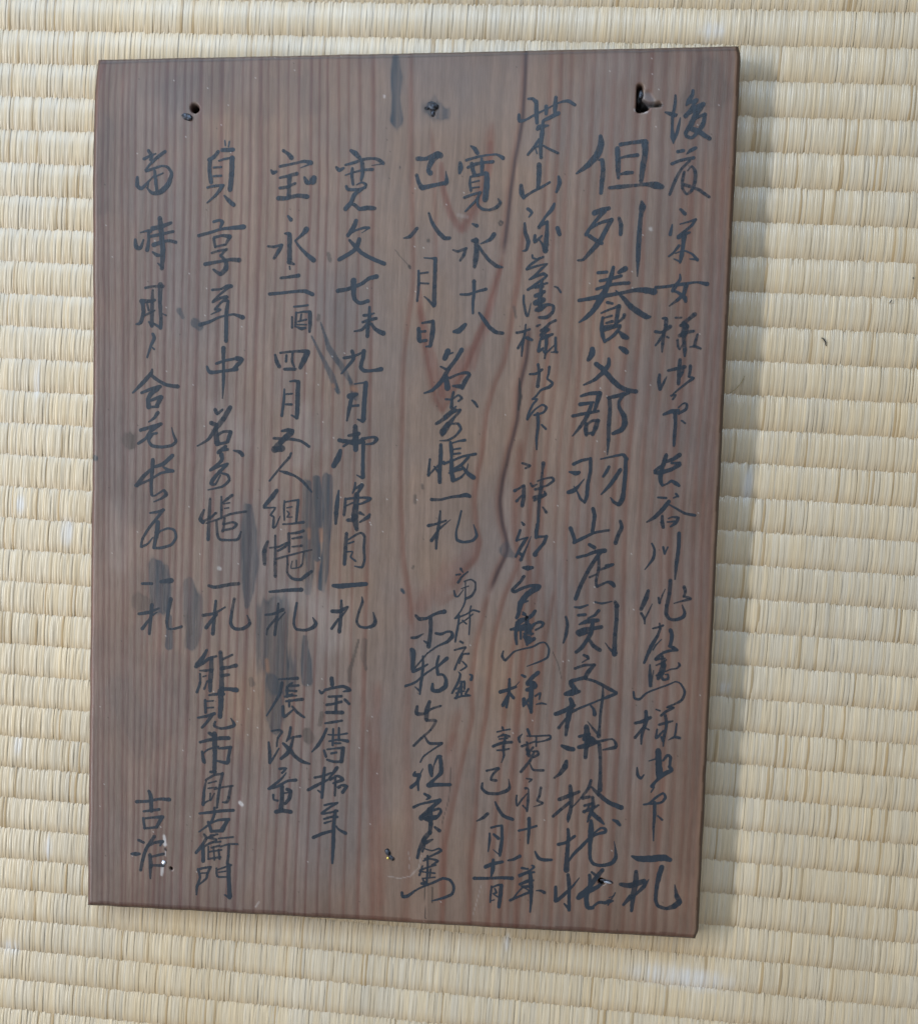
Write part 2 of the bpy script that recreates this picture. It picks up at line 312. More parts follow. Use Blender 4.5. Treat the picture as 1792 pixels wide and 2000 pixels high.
# ---------------------------------------------------------------- board
CHARS = """5134,412,17 5135,471,26 5128,531,24 5119,582,26 5119,684,22 5127,761,35 5136,813,9|5053,551,12 5097,565,31 5140,578,31 5155,570,12|5135,804,12 5160,728,26 5174,659,22 5184,600,9|5279,376,24 5275,414,29 5247,456,31 5231,494,19|5231,486,17 5273,469,26 5315,453,27|5315,457,26 5275,516,22 5227,592,29|5222,583,29 5293,533,40 5368,492,39|5360,500,38 5312,576,43 5269,669,40 5237,720,31 5243,754,26 5287,768,24 5336,721,29 5376,654,34 5390,577,29|5389,573,26 5330,598,22 5297,619,15|5266,691,34 5336,713,40 5389,748,34 5438,778,31
5176,882,29 5223,875,26|5250,904,9 5283,874,29 5325,854,26|5129,984,26 5209,955,24 5312,936,26|5279,960,21 5213,1028,21 5165,1122,26 5123,1242,23|5225,1096,12 5235,1054,21 5226,1122,24 5229,1191,22 5266,1239,19 5307,1209,26 5330,1140,28 5330,1055,28 5298,1007,17 5265,1045,10|5236,1161,26 5289,1174,26|5324,1188,21 5368,1205,26 5412,1235,26 5457,1266,22
5220,1367,21 5260,1406,29|5156,1496,12 5143,1578,30|5221,1492,10 5285,1475,14 5353,1454,21|5353,1454,21 5321,1502,22 5263,1553,23 5209,1596,23|5213,1605,29 5255,1579,35 5307,1562,17|5260,1588,40 5255,1674,29 5246,1760,33 5236,1817,17|5183,1786,9 5236,1808,17|5221,1674,23 5176,1734,17 5138,1764,14|5193,1739,9 5262,1717,12 5332,1743,16 5382,1795,26|5317,1787,9 5382,1791,21
4514,745,31 4521,814,49 4494,899,53 4419,985,44 4351,1036,26 4321,1057,14|4505,947,9 4536,947,32 4548,1029,33 4543,1116,37 4538,1224,28|4663,850,38 4671,945,40 4675,1031,37 4682,1100,21|4687,817,30 4769,804,28 4882,792,31|4895,801,52 4899,896,43 4887,999,45 4875,1128,31|4696,928,17 4757,915,24 4835,908,31|4702,1066,19 4745,1057,30 4798,1054,26|4607,1181,25 4698,1173,33 4828,1162,24 4924,1154,30 5002,1163,56 5055,1177,35
4488,1393,44 4549,1367,35 4610,1354,33|4575,1376,35 4500,1462,26 4450,1531,26 4425,1575,32|4450,1531,19 4536,1480,23 4640,1450,30|4636,1454,35 4591,1541,35 4542,1636,39 4475,1715,35 4408,1789,23 4364,1795,18|4452,1588,30 4507,1623,30 4560,1650,30|4701,1437,25 4721,1498,33 4720,1576,28|4887,1300,21 4897,1343,52 4887,1413,33 4880,1542,35 4877,1672,37 4878,1803,30 4879,1933,9
4540,1902,26 4615,1896,26|4670,1855,26 4659,1916,35 4636,1986,39 4612,2047,42 4571,2126,53 4514,2222,39 4454,2284,32 4394,2328,12|4772,1868,44 4720,1898,30|4561,1972,23 4644,1955,26 4739,1929,26|4533,2042,23 4646,2007,26 4733,1994,26 4807,1990,28|4386,2139,27 4474,2124,30 4579,2104,35 4737,2077,26 4867,2051,32 4946,2051,44 5025,2064,52|4701,2056,12 4765,2117,30 4829,2187,42 4902,2239,46 4973,2278,39 5004,2278,18|4630,2156,25 4674,2165,21|4581,2248,14 4637,2222,18 4689,2204,18 4732,2187,32|4732,2187,33 4719,2274,32 4709,2353,30|4596,2284,21 4590,2371,30 4602,2442,30 4622,2495,21|4596,2292,12 4674,2270,18|4628,2332,18 4681,2318,25|4599,2371,32 4696,2354,23|4600,2398,26 4679,2371,26 4748,2353,23|4780,2261,28 4776,2283,23 4738,2318,19 4708,2345,19|4618,2495,19 4682,2450,25 4724,2406,26 4749,2362,21|4742,2406,18 4783,2445,44 4814,2459,32
4518,2557,39 4516,2601,48 4487,2650,30|4756,2542,25 4793,2564,42 4815,2582,39|4663,2640,25 4665,2688,32 4624,2750,35 4547,2822,27 4456,2867,14|4555,2685,35 4605,2720,39 4651,2768,39 4707,2829,41 4771,2882,37 4843,2912,35 4909,2920,35
4437,2964,21 4508,2942,28 4596,2936,34|4596,2941,44 4581,3007,35 4558,3088,27|4431,3036,32 4493,3026,27 4546,3017,18|4369,3139,25 4453,3120,27 4532,3106,23 4594,3092,21|4529,3035,27 4498,3133,34 4439,3231,27 4376,3312,11|4492,3204,30 4489,3257,36 4496,3302,27|4492,3213,18 4544,3177,23 4597,3176,27|4588,3176,36 4573,3239,36 4549,3297,27|4495,3289,21 4548,3283,23|4669,2976,21 4739,2962,30 4809,2943,30 4853,2939,9|4682,2980,30 4691,3077,30 4687,3211,32 4689,3344,27 4685,3473,7|4809,2948,21 4767,3006,23 4770,3059,27 4812,3129,39 4824,3200,44 4796,3254,39 4726,3286,27
5241,1917,12 5243,1960,23 5210,2012,30 5186,2056,30|5186,2056,19 5235,2073,23 5289,2116,35 5299,2147,26|5041,2028,26 5128,2021,23 5214,2008,26 5301,1995,23 5387,1984,17 5474,1999,35|5297,2012,35 5279,2082,30 5229,2134,26 5162,2186,10
5110,2291,16 5140,2295,30 5139,2352,30|5053,2405,25 5111,2409,23 5178,2361,31|5143,2352,31 5125,2440,26 5119,2510,26 5118,2580,12|5128,2413,17 5088,2484,21 5059,2523,14|5152,2448,17 5169,2457,14|5218,2286,16 5271,2285,16|5382,2256,35 5340,2291,30 5290,2330,30 5269,2352,23|5265,2352,26 5308,2339,23 5326,2360,26|5309,2360,52 5295,2430,52|5260,2439,30 5311,2413,30 5380,2399,21|5294,2422,35 5302,2500,30 5310,2561,31 5312,2614,17|5244,2474,21 5251,2527,19 5266,2557,12 5290,2509,10 5301,2474,9|5412,2426,16 5401,2474,23 5391,2526,26|5352,2535,9 5395,2530,21 5444,2548,17
5105,2773,21 5103,2835,30 5115,2897,30|5119,2901,14 5143,2843,21 5167,2790,7|5274,2645,28 5272,2702,30 5271,2772,31 5270,2851,26|5178,2738,21 5238,2724,26 5316,2706,30|5308,2710,17 5301,2754,19 5285,2790,16|5364,2697,26 5362,2754,23 5355,2789,17|5351,2789,12 5395,2802,23 5365,2824,21 5298,2877,16 5247,2922,14 5214,2957,12
5209,2953,14 5249,2948,18 5228,2984,18|5280,3054,12 5322,3018,14 5349,3027,21 5342,3071,24 5282,3107,21|5155,3117,19 5220,3090,32 5281,3080,26|5251,3098,32 5260,3195,26 5256,3301,28 5255,3385,19|5311,3168,14 5343,3190,14
5193,3466,30 5182,3515,35 5163,3578,32 5153,3640,35 5155,3693,32 5170,3729,21|5307,3464,35 5248,3505,30 5178,3528,23|5311,3535,26 5240,3536,18|5311,3549,30 5243,3590,30 5156,3618,35 5103,3623,25|5103,3605,26 5145,3569,21 5179,3551,18|5170,3733,18 5213,3715,14 5247,3692,23 5283,3709,32 5315,3731,23
5139,3836,16 5210,3840,19|5292,3802,18 5311,3824,18|5272,3838,11 5311,3820,14|5234,3870,30 5188,3934,35 5120,4007,30 5052,4053,12|5239,3897,12 5302,3931,16 5375,3970,21 5463,3986,23|5182,3996,21 5184,4050,30 5195,4095,26|5236,4018,11 5270,4004,12 5319,4012,26 5299,4057,26 5257,4089,14|5228,4049,12 5286,4043,16
5104,4240,14 5129,4293,19 5123,4365,25 5090,4420,16 5052,4471,7|5203,4269,18 5219,4327,19|5223,4318,12 5243,4268,12|5334,4145,30 5336,4271,28 5324,4405,30 5317,4549,12
5092,4655,25 5073,4727,39 5036,4819,30|5038,4855,21 5067,4900,21 5073,4949,12|5072,4908,12 5100,4844,14 5130,4771,7|5183,4715,18 5194,4760,23|5194,4765,12 5213,4696,12 5237,4637,7|5278,4559,30 5275,4677,30 5257,4786,30 5256,4858,30 5285,4898,25 5338,4905,25 5399,4881,30 5415,4844,25 5390,4773,9|5400,4615,30 5411,4655,23 5400,4700,19|5399,4696,18 5458,4717,25 5392,4737,16 5318,4761,9
4394,3558,27 4460,3526,25 4544,3507,20|4540,3507,27 4544,3614,27 4526,3731,29 4522,3830,30 4506,3888,23|4506,3893,18 4465,3857,21 4435,3795,13 4406,3751,9|4361,3626,14 4420,3638,36 4446,3629,27|4493,3686,7 4451,3741,18 4408,3787,36 4359,3805,30|4629,3510,12 4708,3491,16 4814,3467,21|4827,3471,27 4855,3507,30|4846,3511,28 4847,3636,32 4840,3770,32 4830,3860,39 4805,3901,36|4801,3905,30 4760,3884,25 4727,3844,9|4703,3576,23 4682,3621,25 4657,3661,21|4802,3601,30 4760,3673,32 4710,3746,27 4646,3818,12
4580,3945,30 4596,4008,30 4584,4143,30|4390,4120,31 4414,4174,29 4435,4237,29|4426,4246,27 4497,4208,27 4602,4156,21 4726,4131,20|4821,4048,23 4836,4102,30 4808,4174,32 4789,4242,32
4561,4261,27 4607,4287,30|4458,4376,23 4538,4356,23 4618,4323,30 4698,4312,39|4663,4322,32 4604,4414,32 4554,4505,32 4496,4634,32 4460,4744,31|4646,4367,21 4651,4467,25 4633,4576,23 4639,4621,23|4712,4443,20 4774,4432,23 4704,4465,21 4642,4485,16|4573,4550,18 4635,4521,14|4644,4630,23 4701,4601,18 4736,4587,21 4773,4599,36 4791,4622,27
4454,4817,14 4503,4820,22 4570,4795,13|4632,4767,14 4690,4779,18 4779,4758,11|4806,4762,27 4826,4797,39|4821,4798,36 4826,4916,32 4819,5052,32 4819,5180,39 4821,5225,45|4816,5216,27 4770,5172,14 4736,5128,7|4380,4906,18 4397,4974,25 4387,5065,27 4367,5139,14|4488,4889,23 4551,4882,23|4666,4843,27 4632,4885,23 4575,4914,13|4500,4971,13 4571,4941,36 4661,4929,32|4494,5044,45 4547,5015,36 4619,5004,31 4695,4988,32|4504,5062,32 4575,5041,22|4617,4958,31 4603,5050,36 4569,5115,31 4527,5180,31 4483,5218,27|4587,5096,22 4634,5158,32 4690,5193,32
4552,5243,22 4584,5256,27 4594,5274,22|4594,5274,14 4541,5308,11|4480,5365,22 4560,5334,22 4650,5327,23|4650,5327,25 4599,5388,36 4574,5444,34|4574,5444,36 4511,5460,27 4449,5485,36 4469,5530,40 4515,5566,18|4403,5597,31 4462,5581,54 4525,5570,27|4574,5453,22 4656,5473,23 4721,5503,27 4803,5546,29 4854,5567,18
4730,5512,9 4734,5604,23 4721,5742,22 4718,5880,23 4713,5964,36|4712,5954,23 4655,5892,18 4608,5834,5|4854,5576,22 4788,5606,27 4717,5636,16 4620,5681,16 4531,5721,20 4460,5761,24|4450,5641,31 4466,5687,40 4442,5780,45 4428,5891,33 4422,5966,24|4324,5780,33 4396,5750,36 4484,5696,31|4416,5818,18 4356,5904,25|4629,5690,13 4658,5726,23 4668,5772,33
4390,6064,24 4441,6085,40 4491,6093,36|4436,6202,27 4425,6253,46 4382,6320,31 4333,6359,15|4601,5885,40 4613,5977,54 4608,6069,36 4603,6162,31|4541,5975,24 4630,5948,24|4587,5996,36 4642,6003,63 4697,6020,27|4540,6072,31 4616,6051,40 4715,6019,18|4679,6020,18 4750,6004,22 4831,5987,14 4864,6022,23 4861,6059,31 4754,6087,13|4720,6037,31 4734,6157,27 4740,6295,27 4742,6453,40
4477,6423,27 4489,6502,40 4494,6613,31 4475,6717,31 4472,6754,13|4386,6553,31 4471,6516,33 4561,6475,25|4478,6577,27 4403,6645,26 4337,6709,24|4661,6368,24 4641,6439,27 4581,6525,18 4503,6622,9|4668,6428,18 4734,6491,33 4828,6561,34 4938,6602,40|4590,6530,31 4654,6517,24|4612,6599,22 4683,6577,24|4681,6521,27 4689,6604,31 4661,6689,27 4645,6746,13|4605,6655,24 4676,6624,27 4738,6588,15|4614,6664,13 4674,6568,11|4678,6661,33 4744,6714,36 4791,6758,15
4474,6820,24 4482,6894,31 4477,7007,33 4475,7195,46|4393,6964,27 4461,6942,24 4536,6882,24|4495,7109,15 4529,7051,24 4591,6983,27 4660,6904,24 4731,6854,22 4803,6832,27 4806,6804,24 4765,6797,18 4695,6856,13|4676,6735,27 4680,6829,46 4676,6950,31 4681,7072,27 4715,7126,27 4788,7137,27 4869,7114,33 4908,7060,31 4900,6967,13 4888,6912,5|4871,6717,18 4908,6734,31 4932,6761,24
4491,7237,27 4503,7316,33 4508,7438,28 4513,7561,28|4469,7506,15 4508,7547,24|4385,7355,24 4390,7482,33|4400,7482,28 4462,7422,28 4541,7333,18 4593,7259,7|4795,7179,33 4747,7247,36 4696,7325,37 4663,7420,37 4676,7523,37 4723,7530,27|4700,7202,18 4747,7237,27|4591,7443,40 4671,7382,46 4751,7340,31 4795,7301,27|4599,7415,27 4687,7334,31 4683,7231,27|4722,7521,18 4775,7476,22 4830,7477,27 4866,7457,31|4858,7495,13 4917,7379,9|4875,7465,22 4902,7455,13|4864,7428,7 4909,7407,7
5146,4988,14 5199,4973,18 5234,4958,18|5202,4941,14 5209,4986,20 5185,5059,25 5136,5152,32 5084,5294,21|5298,4997,30 5314,5046,30 5304,5128,27|5226,5081,7 5180,5132,12 5155,5178,12|5295,5138,23 5332,5155,30 5368,5172,18|5368,5176,14 5289,5183,23 5228,5212,21 5185,5259,30|5185,5259,27 5265,5248,9|5237,5230,21 5250,5312,45 5235,5385,45|5188,5314,12 5249,5284,18 5274,5261,12|5382,5285,12 5392,5307,21 5367,5335,14 5314,5346,12 5270,5366,12|5218,5386,27 5211,5431,30|5227,5394,27 5256,5439,21 5295,5429,20 5294,5392,14 5271,5393,11|5192,5405,14 5252,5366,18|5134,5311,12 5138,5407,27 5147,5498,25|5151,5497,11 5167,5360,7
5002,5557,16 5013,5612,20 5058,5620,21 5118,5562,16 5215,5518,14 5302,5483,14 5363,5454,11 5408,5470,14 5447,5542,20 5424,5615,23 5363,5654,16 5302,5684,20 5356,5686,21 5295,5721,23 5252,5759,21
5205,5706,13 5241,5718,14|5117,5727,27 5124,5800,36 5109,5865,30 5090,5949,23 5089,6022,14|5027,5836,23 5085,5820,27 5159,5781,27|5105,5865,18 5033,5965,25|5123,5878,14 5151,5891,14|5288,5758,25 5301,5840,23 5287,5941,23 5282,6033,11|5238,5842,20 5300,5821,23 5353,5805,14|5222,5884,14 5217,5962,21 5276,5895,14|5261,5951,18 5280,5987,23|5389,5827,14 5384,5900,16 5377,5947,18|5325,5976,7 5377,5947,20 5422,5954,23
5062,6235,13 5070,6300,25 5098,6331,22 5124,6297,11|5240,6076,45 5249,6182,50 5257,6273,54 5251,6329,27|5163,6171,9 5234,6145,14|5288,6161,18 5322,6114,23 5349,6131,25 5345,6224,21|5344,6214,27 5364,6246,30 5303,6281,36 5234,6348,23 5200,6396,31|5191,6405,9 5218,6404,13 5193,6452,9
5135,6565,16 5180,6554,18 5240,6496,20 5301,6456,18 5321,6492,23 5287,6540,20 5189,6558,16|5229,6543,27 5233,6644,27 5230,6765,20 5235,6890,9|5261,6661,13 5303,6697,18
5052,7039,18 5112,7059,45 5220,7054,54 5328,7039,54 5387,7055,36
5094,7177,31 5094,7275,45 5077,7407,40 5069,7539,24|4964,7301,31 5050,7306,45 5166,7262,42|5055,7409,40 4994,7487,22|5099,7388,18 5168,7309,31 5210,7241,5|5318,7124,40 5299,7199,40 5281,7312,32 5277,7425,29 5302,7480,29 5376,7499,27 5446,7472,45 5485,7432,45 5460,7377,36 5438,7276,5
3882,421,18 3922,422,26 3949,452,30|3953,444,30 3957,539,35 3965,625,27|3807,554,23 3814,606,30 3866,598,19 3944,556,18 4040,510,14 4143,460,14 4222,444,26 4284,479,26|4119,412,26 4117,472,35 4116,550,26|4039,488,30 4041,549,26|4147,546,32 4078,579,30 4017,609,23|4063,648,14 3992,660,39 3971,677,30|4017,609,21 4012,712,35 4003,816,30 4011,920,27|3988,764,21 3946,832,23 3895,893,20|3955,833,9 3975,885,11|3955,833,14 4016,816,16 4070,843,18 4155,883,21
3996,980,39 3999,1059,39 3995,1180,30|3847,1153,30 3854,1214,39 3873,1258,30|3878,1253,23 3951,1206,21 4021,1172,21 4094,1129,19|4168,1082,21 4179,1138,34 4155,1212,21
3912,1354,27 3949,1385,23 3924,1424,11|3890,1476,18 3898,1555,30 3927,1634,32 3912,1704,23 3881,1713,11|4141,1312,21 4117,1364,32 4066,1425,21 4016,1512,30|4024,1494,27 4085,1468,27|4085,1464,23 4085,1582,35 4077,1713,44|4077,1704,44 4048,1652,18 4020,1617,12|3983,1582,23 3985,1634,30 4045,1582,12|4176,1521,35 4196,1574,30
3967,1748,14 3973,1774,18 4017,1783,12 4061,1766,20|4035,1774,21 3948,1836,20 3923,1871,21|3923,1871,21 4002,1845,18 4099,1823,12 4056,1862,21 3996,1924,21 3948,1959,14|4005,1932,12 4067,1906,18 4103,1924,14
3957,1954,18 4023,1932,12 4067,1915,18 4094,1933,21 4025,1985,21 3938,2047,21|3938,2047,12 4026,2012,18 4105,1990,18|4060,1959,21 4053,2020,27 4056,2091,30|4000,2029,18 4071,2020,18|4007,2100,32 4082,2064,27|4009,2161,45 4075,2135,45|4047,2091,36 4050,2179,41|4016,2223,27 4060,2197,36 4121,2174,23 4166,2188,23 4160,2240,27 4108,2285,30 4045,2285,21|4034,2232,18 4061,2223,18 4096,2196,12|3904,2095,14 3906,2153,18 3928,2250,21 3947,2272,16 3969,2161,5|4169,2020,12 4196,2029,16 4224,2069,18
3932,2347,14 3926,2427,21 3911,2515,23 3906,2622,13|3854,2418,22 3907,2409,21 3969,2387,18|3918,2462,18 3872,2551,23|3945,2462,27 3990,2480,23|4030,2360,21 4057,2347,12|4189,2311,23 4137,2338,21 4103,2382,36 4068,2400,27|4069,2439,32 4112,2399,30 4130,2391,27|4070,2470,27 4132,2444,27 4167,2430,21|4114,2444,30 4117,2514,27 4108,2639,14|4062,2488,16 4052,2577,27 4091,2550,14|4082,2550,9 4111,2594,18 4188,2523,9|4195,2461,21 4199,2576,21|4160,2585,9 4213,2585,21
4052,2692,23 4064,2772,23 4055,2883,30|3983,2777,18 4037,2772,21 4089,2736,21|4151,2714,23 4145,2780,18 4137,2816,16 4183,2851,21 4158,2887,27 4087,2914,18 4044,2968,16 4014,2995,16
4014,2995,13 4054,2995,18 4020,3040,18 3987,3111,18 3976,3170,23|3980,3156,22 4040,3084,14 4101,3043,16 4138,3065,23 4113,3110,18 4033,3133,18|4064,3120,27 4072,3218,27 4063,3334,22 4067,3433,14|4103,3217,16 4141,3253,18
3398,813,14 3430,835,32 3458,874,32|3309,956,27 3315,999,41 3307,1043,22|3362,934,23 3451,909,21 3539,893,16 3629,889,18 3683,921,32|3378,996,22 3453,966,27 3524,954,23 3595,950,27|3412,965,32 3423,1018,32 3438,1062,30|3496,923,21 3503,993,32 3500,1054,21|3429,1062,23 3492,1058,18|3403,1074,14 3400,1131,22 3411,1193,22|3407,1075,18 3474,1062,23 3536,1045,30|3545,1054,36 3548,1141,45 3539,1272,45|3422,1123,14 3480,1110,13|3424,1171,14 3482,1163,13|3355,1254,22 3426,1228,20 3497,1211,21|3492,1211,23 3463,1272,20 3411,1328,20 3368,1372,13|3481,1254,13 3473,1307,22 3511,1351,23 3583,1360,21 3644,1335,30 3670,1300,27 3651,1265,11
3434,1478,14 3475,1496,31|3271,1702,14 3316,1715,22 3388,1689,23|3383,1693,23 3367,1746,27 3337,1795,18|3439,1623,27 3475,1623,40|3471,1614,36 3478,1711,40 3472,1790,41 3465,1848,27|3626,1571,36 3592,1615,30 3512,1650,9|3495,1667,18 3523,1711,23 3589,1791,27 3662,1844,30 3712,1853,13
3465,1972,31 3468,2064,27 3462,2162,23 3465,2251,18|3351,2087,18 3419,2087,22 3490,2064,18 3571,2042,27
3303,2411,25 3348,2402,45 3401,2349,31|3519,2246,18 3562,2304,31 3618,2375,32 3674,2414,31 3733,2423,27
3255,2581,45 3229,2644,40|3300,2594,13 3255,2608,18|3377,2567,36 3329,2652,31 3269,2733,33 3208,2841,36 3129,2922,27 3057,2950,13|3195,2716,15 3241,2738,22|3280,2814,22 3352,2782,18 3424,2768,27 3452,2785,27 3417,2839,36 3392,2902,31|3244,2805,40 3261,2903,46|3310,2885,18 3374,2889,36
3316,2939,22 3305,3002,22 3303,3074,31|3250,3002,18 3305,3002,16 3358,2965,16 3391,2992,22 3360,3019,15|3237,3155,18 3343,3064,13|3344,3091,18 3255,3164,31 3170,3219,24|3282,3132,18 3381,3095,22 3328,3163,22 3276,3227,46 3232,3291,55|3312,3218,13 3366,3217,22 3391,3262,22 3343,3325,18 3280,3362,18 3207,3368,9|3228,3318,27 3241,3273,37|3482,3009,13 3505,3027,22 3534,3067,18
3217,3404,27 3221,3499,33 3216,3635,31 3219,3735,31|3125,3532,18 3119,3618,22 3116,3673,28|3121,3673,13 3178,3608,18 3250,3553,18|3164,3595,11 3188,3626,18 3203,3653,13|3303,3380,22 3315,3452,33 3318,3534,18|3313,3389,13 3372,3370,15 3430,3360,24|3328,3443,13 3392,3433,16|3330,3484,18 3393,3476,16|3250,3571,22 3323,3543,18 3413,3505,18 3530,3481,24|3467,3509,22 3406,3578,24 3307,3633,18|3318,3534,33 3321,3633,31 3337,3715,37|3299,3652,13 3380,3623,24 3434,3609,18|3356,3714,24 3409,3686,18 3453,3631,11 3465,3568,7|3416,3595,18 3472,3658,33 3519,3689,36
3151,3890,28 3233,3889,20 3324,3865,22 3406,3854,27 3460,3844,37 3493,3857,27
3232,3989,15 3226,4090,26 3207,4227,26 3206,4328,18|3130,4123,28 3194,4108,20 3285,4075,18|3219,4163,18 3162,4255,31|3232,4144,24 3277,4107,13 3326,4065,5|3420,3986,16 3400,4086,16 3380,4178,16 3392,4246,24 3456,4263,22 3529,4247,22 3564,4201,24 3533,4106,7
3432,4501,22 3452,4533,11|3393,4557,15 3429,4551,15|3497,4527,13 3448,4569,17 3413,4625,22|3468,4615,13 3523,4595,13 3565,4621,16 3567,4685,18 3537,4741,22 3483,4770,20|3379,4700,13 3390,4745,18 3418,4749,13 3461,4688,7|3443,4680,9 3506,4655,11|3478,4624,9 3481,4724,11 3479,4798,13 3449,4872,11 3396,4948,13
3396,4948,17 3496,4908,13 3550,4870,15 3610,4882,16|3535,4833,13 3524,4898,11 3530,4953,13 3526,5091,11|3432,4919,13 3426,5002,18 3411,5095,20 3404,5160,13|3426,5002,11 3498,4954,11 3551,4906,13|3462,4964,13 3499,4995,13
3945,3556,18 4013,3577,22 3974,3600,16|3886,3800,27 3926,3777,18 3961,3754,22|3966,3754,27 3969,3848,33 3959,3930,31|3951,3840,13 3908,3890,24|4130,3553,32 4124,3639,18 4120,3765,31 4106,3891,27 4104,4072,23|4024,3730,14 4043,3757,22 4083,3738,9|4086,3711,13 4135,3692,14 4206,3678,18 4225,3704,22 4173,3746,18 4120,3765,13|4066,3784,22 4120,3774,23|4060,3856,31 4114,3846,36 4158,3827,27 4148,3800,13|4061,3883,18 4141,3845,13|4140,3940,13 4173,3985,23
3960,4075,13 3979,4097,24|3949,4147,22 3920,4239,22|3920,4239,15 4019,4209,13|4010,4214,22 3967,4283,27 3917,4384,18|4046,4200,5 4013,4291,13 3963,4411,27|3943,4347,22 3970,4365,27|4100,4090,27 4093,4144,31 4091,4208,27|4100,4203,22 4181,4197,18|4181,4197,27 4157,4261,27 4105,4326,27 4088,4358,40
3988,4478,22 4029,4482,40 4070,4476,25
3996,4556,27 3961,4611,24 3900,4677,27 3919,4695,27 3999,4656,24 4071,4636,27 4135,4643,36|4126,4653,45 4038,4710,45 3977,4794,45 3962,4885,31 3946,4927,27|3968,4803,18 4040,4774,13|3998,4875,13 4022,4893,18
4107,4863,27 4072,4910,31 3992,4958,27 3949,5005,27 3942,5070,27|3899,5034,22 3985,5004,22 4038,4975,18|4036,4920,27 4041,5039,45|4060,5066,13 4093,4982,16 4165,4962,20 4176,4998,16 4113,5028,9
2934,916,36 3011,917,31 3109,883,54 3136,893,45|3109,892,40 3057,944,45 3032,1014,32 3051,1040,45|2930,1057,27 2950,1118,31 2978,1163,40|2983,1167,40 3081,1146,31 3171,1129,32|3189,1129,40 3197,1103,31 3186,1024,5
2833,1598,11 2887,1585,31 2948,1515,27|3048,1383,18 3083,1471,27 3140,1551,33 3195,1600,33 3240,1600,25
3020,1770,11 3074,1774,13 3120,1776,27|3118,1781,31 3119,1887,31 3118,2020,33 3119,2180,36|3115,2189,22 3068,2136,18 3030,2105,9|2973,1882,18 2977,2002,25 2968,2145,18|2983,1905,15 3055,1896,16|2986,1989,15 3063,1993,16
3019,2336,18 3074,2327,22 3114,2323,31|3115,2332,31 3113,2421,40 3098,2537,27|3058,2542,13 3098,2537,22|2989,2386,31 2996,2484,36|2999,2412,18 3049,2408,22|3001,2497,27 3060,2488,24
3040,4930,19 3073,4962,32 3138,4955,24 3220,4911,24 3298,4890,37|3175,4954,31 3179,5065,31 3165,5209,37|3164,5186,28 3121,5159,11|3009,5135,22 3055,5129,24 3115,5095,9|3226,5087,22 3272,5094,24 3327,5070,18 3368,5073,22 3374,5114,33 3330,5162,26 3248,5202,15 3157,5269,13|3157,5269,13 3095,5346,13 3023,5441,13
3116,5298,15 3120,5401,22 3106,5550,24 3099,5644,15|3098,5616,19 3055,5580,9|3032,5441,28 3106,5406,22 3160,5371,15|2967,5574,22 3054,5538,19 3145,5456,17 3235,5392,15|3260,5294,19 3244,5369,22 3256,5452,26|3245,5396,17 3335,5310,31|3256,5461,22 3302,5460,19 3332,5505,26 3325,5570,37 3261,5610,33 3214,5602,32 3212,5546,19|3012,5241,33 3032,5273,37 3023,5422,24
3079,5756,22 3077,5822,34 3147,5819,22 3210,5775,19 3293,5744,19|3190,5710,28 3165,5800,41 3167,5875,34|3167,5884,22 3251,5881,24 3207,5967,19 3126,6045,22 3058,6118,22|3153,6025,13 3202,6089,24 3313,6084,22|3314,6089,19 3222,6154,13 3150,6213,15 3123,6266,13
3449,5154,17 3473,5167,20|3401,5234,15 3452,5218,17 3497,5208,22|3497,5212,13 3445,5306,15 3407,5410,17|3445,5297,7 3472,5269,17 3531,5262,18|3472,5278,15 3447,5353,13|3474,5333,11 3512,5378,17 3458,5417,11
3440,5427,6 3459,5454,18 3443,5520,22 3391,5624,17|3462,5538,13 3498,5513,17 3501,5583,17|3463,5556,15 3446,5613,18 3430,5669,22|3427,5585,15 3482,5565,13|3428,5623,15 3501,5601,13|3538,5581,17 3512,5629,18 3554,5641,15 3475,5649,17 3420,5669,19|3547,5451,15 3566,5460,18 3558,5497,26|3471,5519,22 3475,5630,18
3999,4894,18 4036,4911,13|3944,4996,22 3965,4950,22 4037,4929,18 4039,4984,18|4036,4920,27 4032,5039,27|3895,5034,18 3958,5028,22 4031,5012,16|3947,4968,22 3942,5079,27 3954,5161,22|3986,5041,18 3989,5114,18|3959,5041,15 4086,5019,18|4066,4983,18 4079,5075,18|4015,5067,18 4096,5065,18|4025,5095,36 4062,5112,45|4054,5149,27 4107,5110,31|4025,5113,13 4046,5167,18|4059,5048,9 4138,4954,13 4184,4971,22 4158,5008,13 4114,5037,7
3838,5229,13 3830,5276,22 3859,5311,22 3930,5235,15 3993,5210,13 4092,5184,16 4163,5145,15 4209,5144,13 4242,5198,16 4232,5272,18 4169,5311,16 4053,5360,7
3902,5481,22 3901,5578,27 3884,5736,22|3824,5599,31 3887,5578,27 3959,5548,22|3959,5539,7 3990,5501,5|3889,5634,22 3851,5719,31|3906,5606,27 3945,5650,24|4010,5440,18 4038,5453,22|4155,5412,31 4102,5460,33 4058,5508,24|4068,5517,37 4113,5506,36 4141,5533,27|4061,5572,31 4133,5542,31|4104,5515,33 4099,5626,37 4105,5774,24|4036,5656,31 4034,5721,16 4073,5664,22 4091,5645,18|4065,5692,13 4095,5747,18|4136,5625,15 4180,5596,15 4173,5651,13|4148,5699,9 4193,5688,18 4239,5695,9
3853,5918,18 3863,5941,18|3809,5962,15 3864,5946,13 3923,5934,15|3847,5998,13 3883,5987,18 3921,5999,18|3830,6026,13 3903,6014,15|3777,6094,24 3849,6063,24 3941,6050,24|3815,6129,15 3870,6123,17 3920,6111,15|3884,5996,18 3869,6099,24 3876,6174,18 3856,6240,7|3820,6008,13 3865,5978,11|3813,6074,15 3886,6043,17
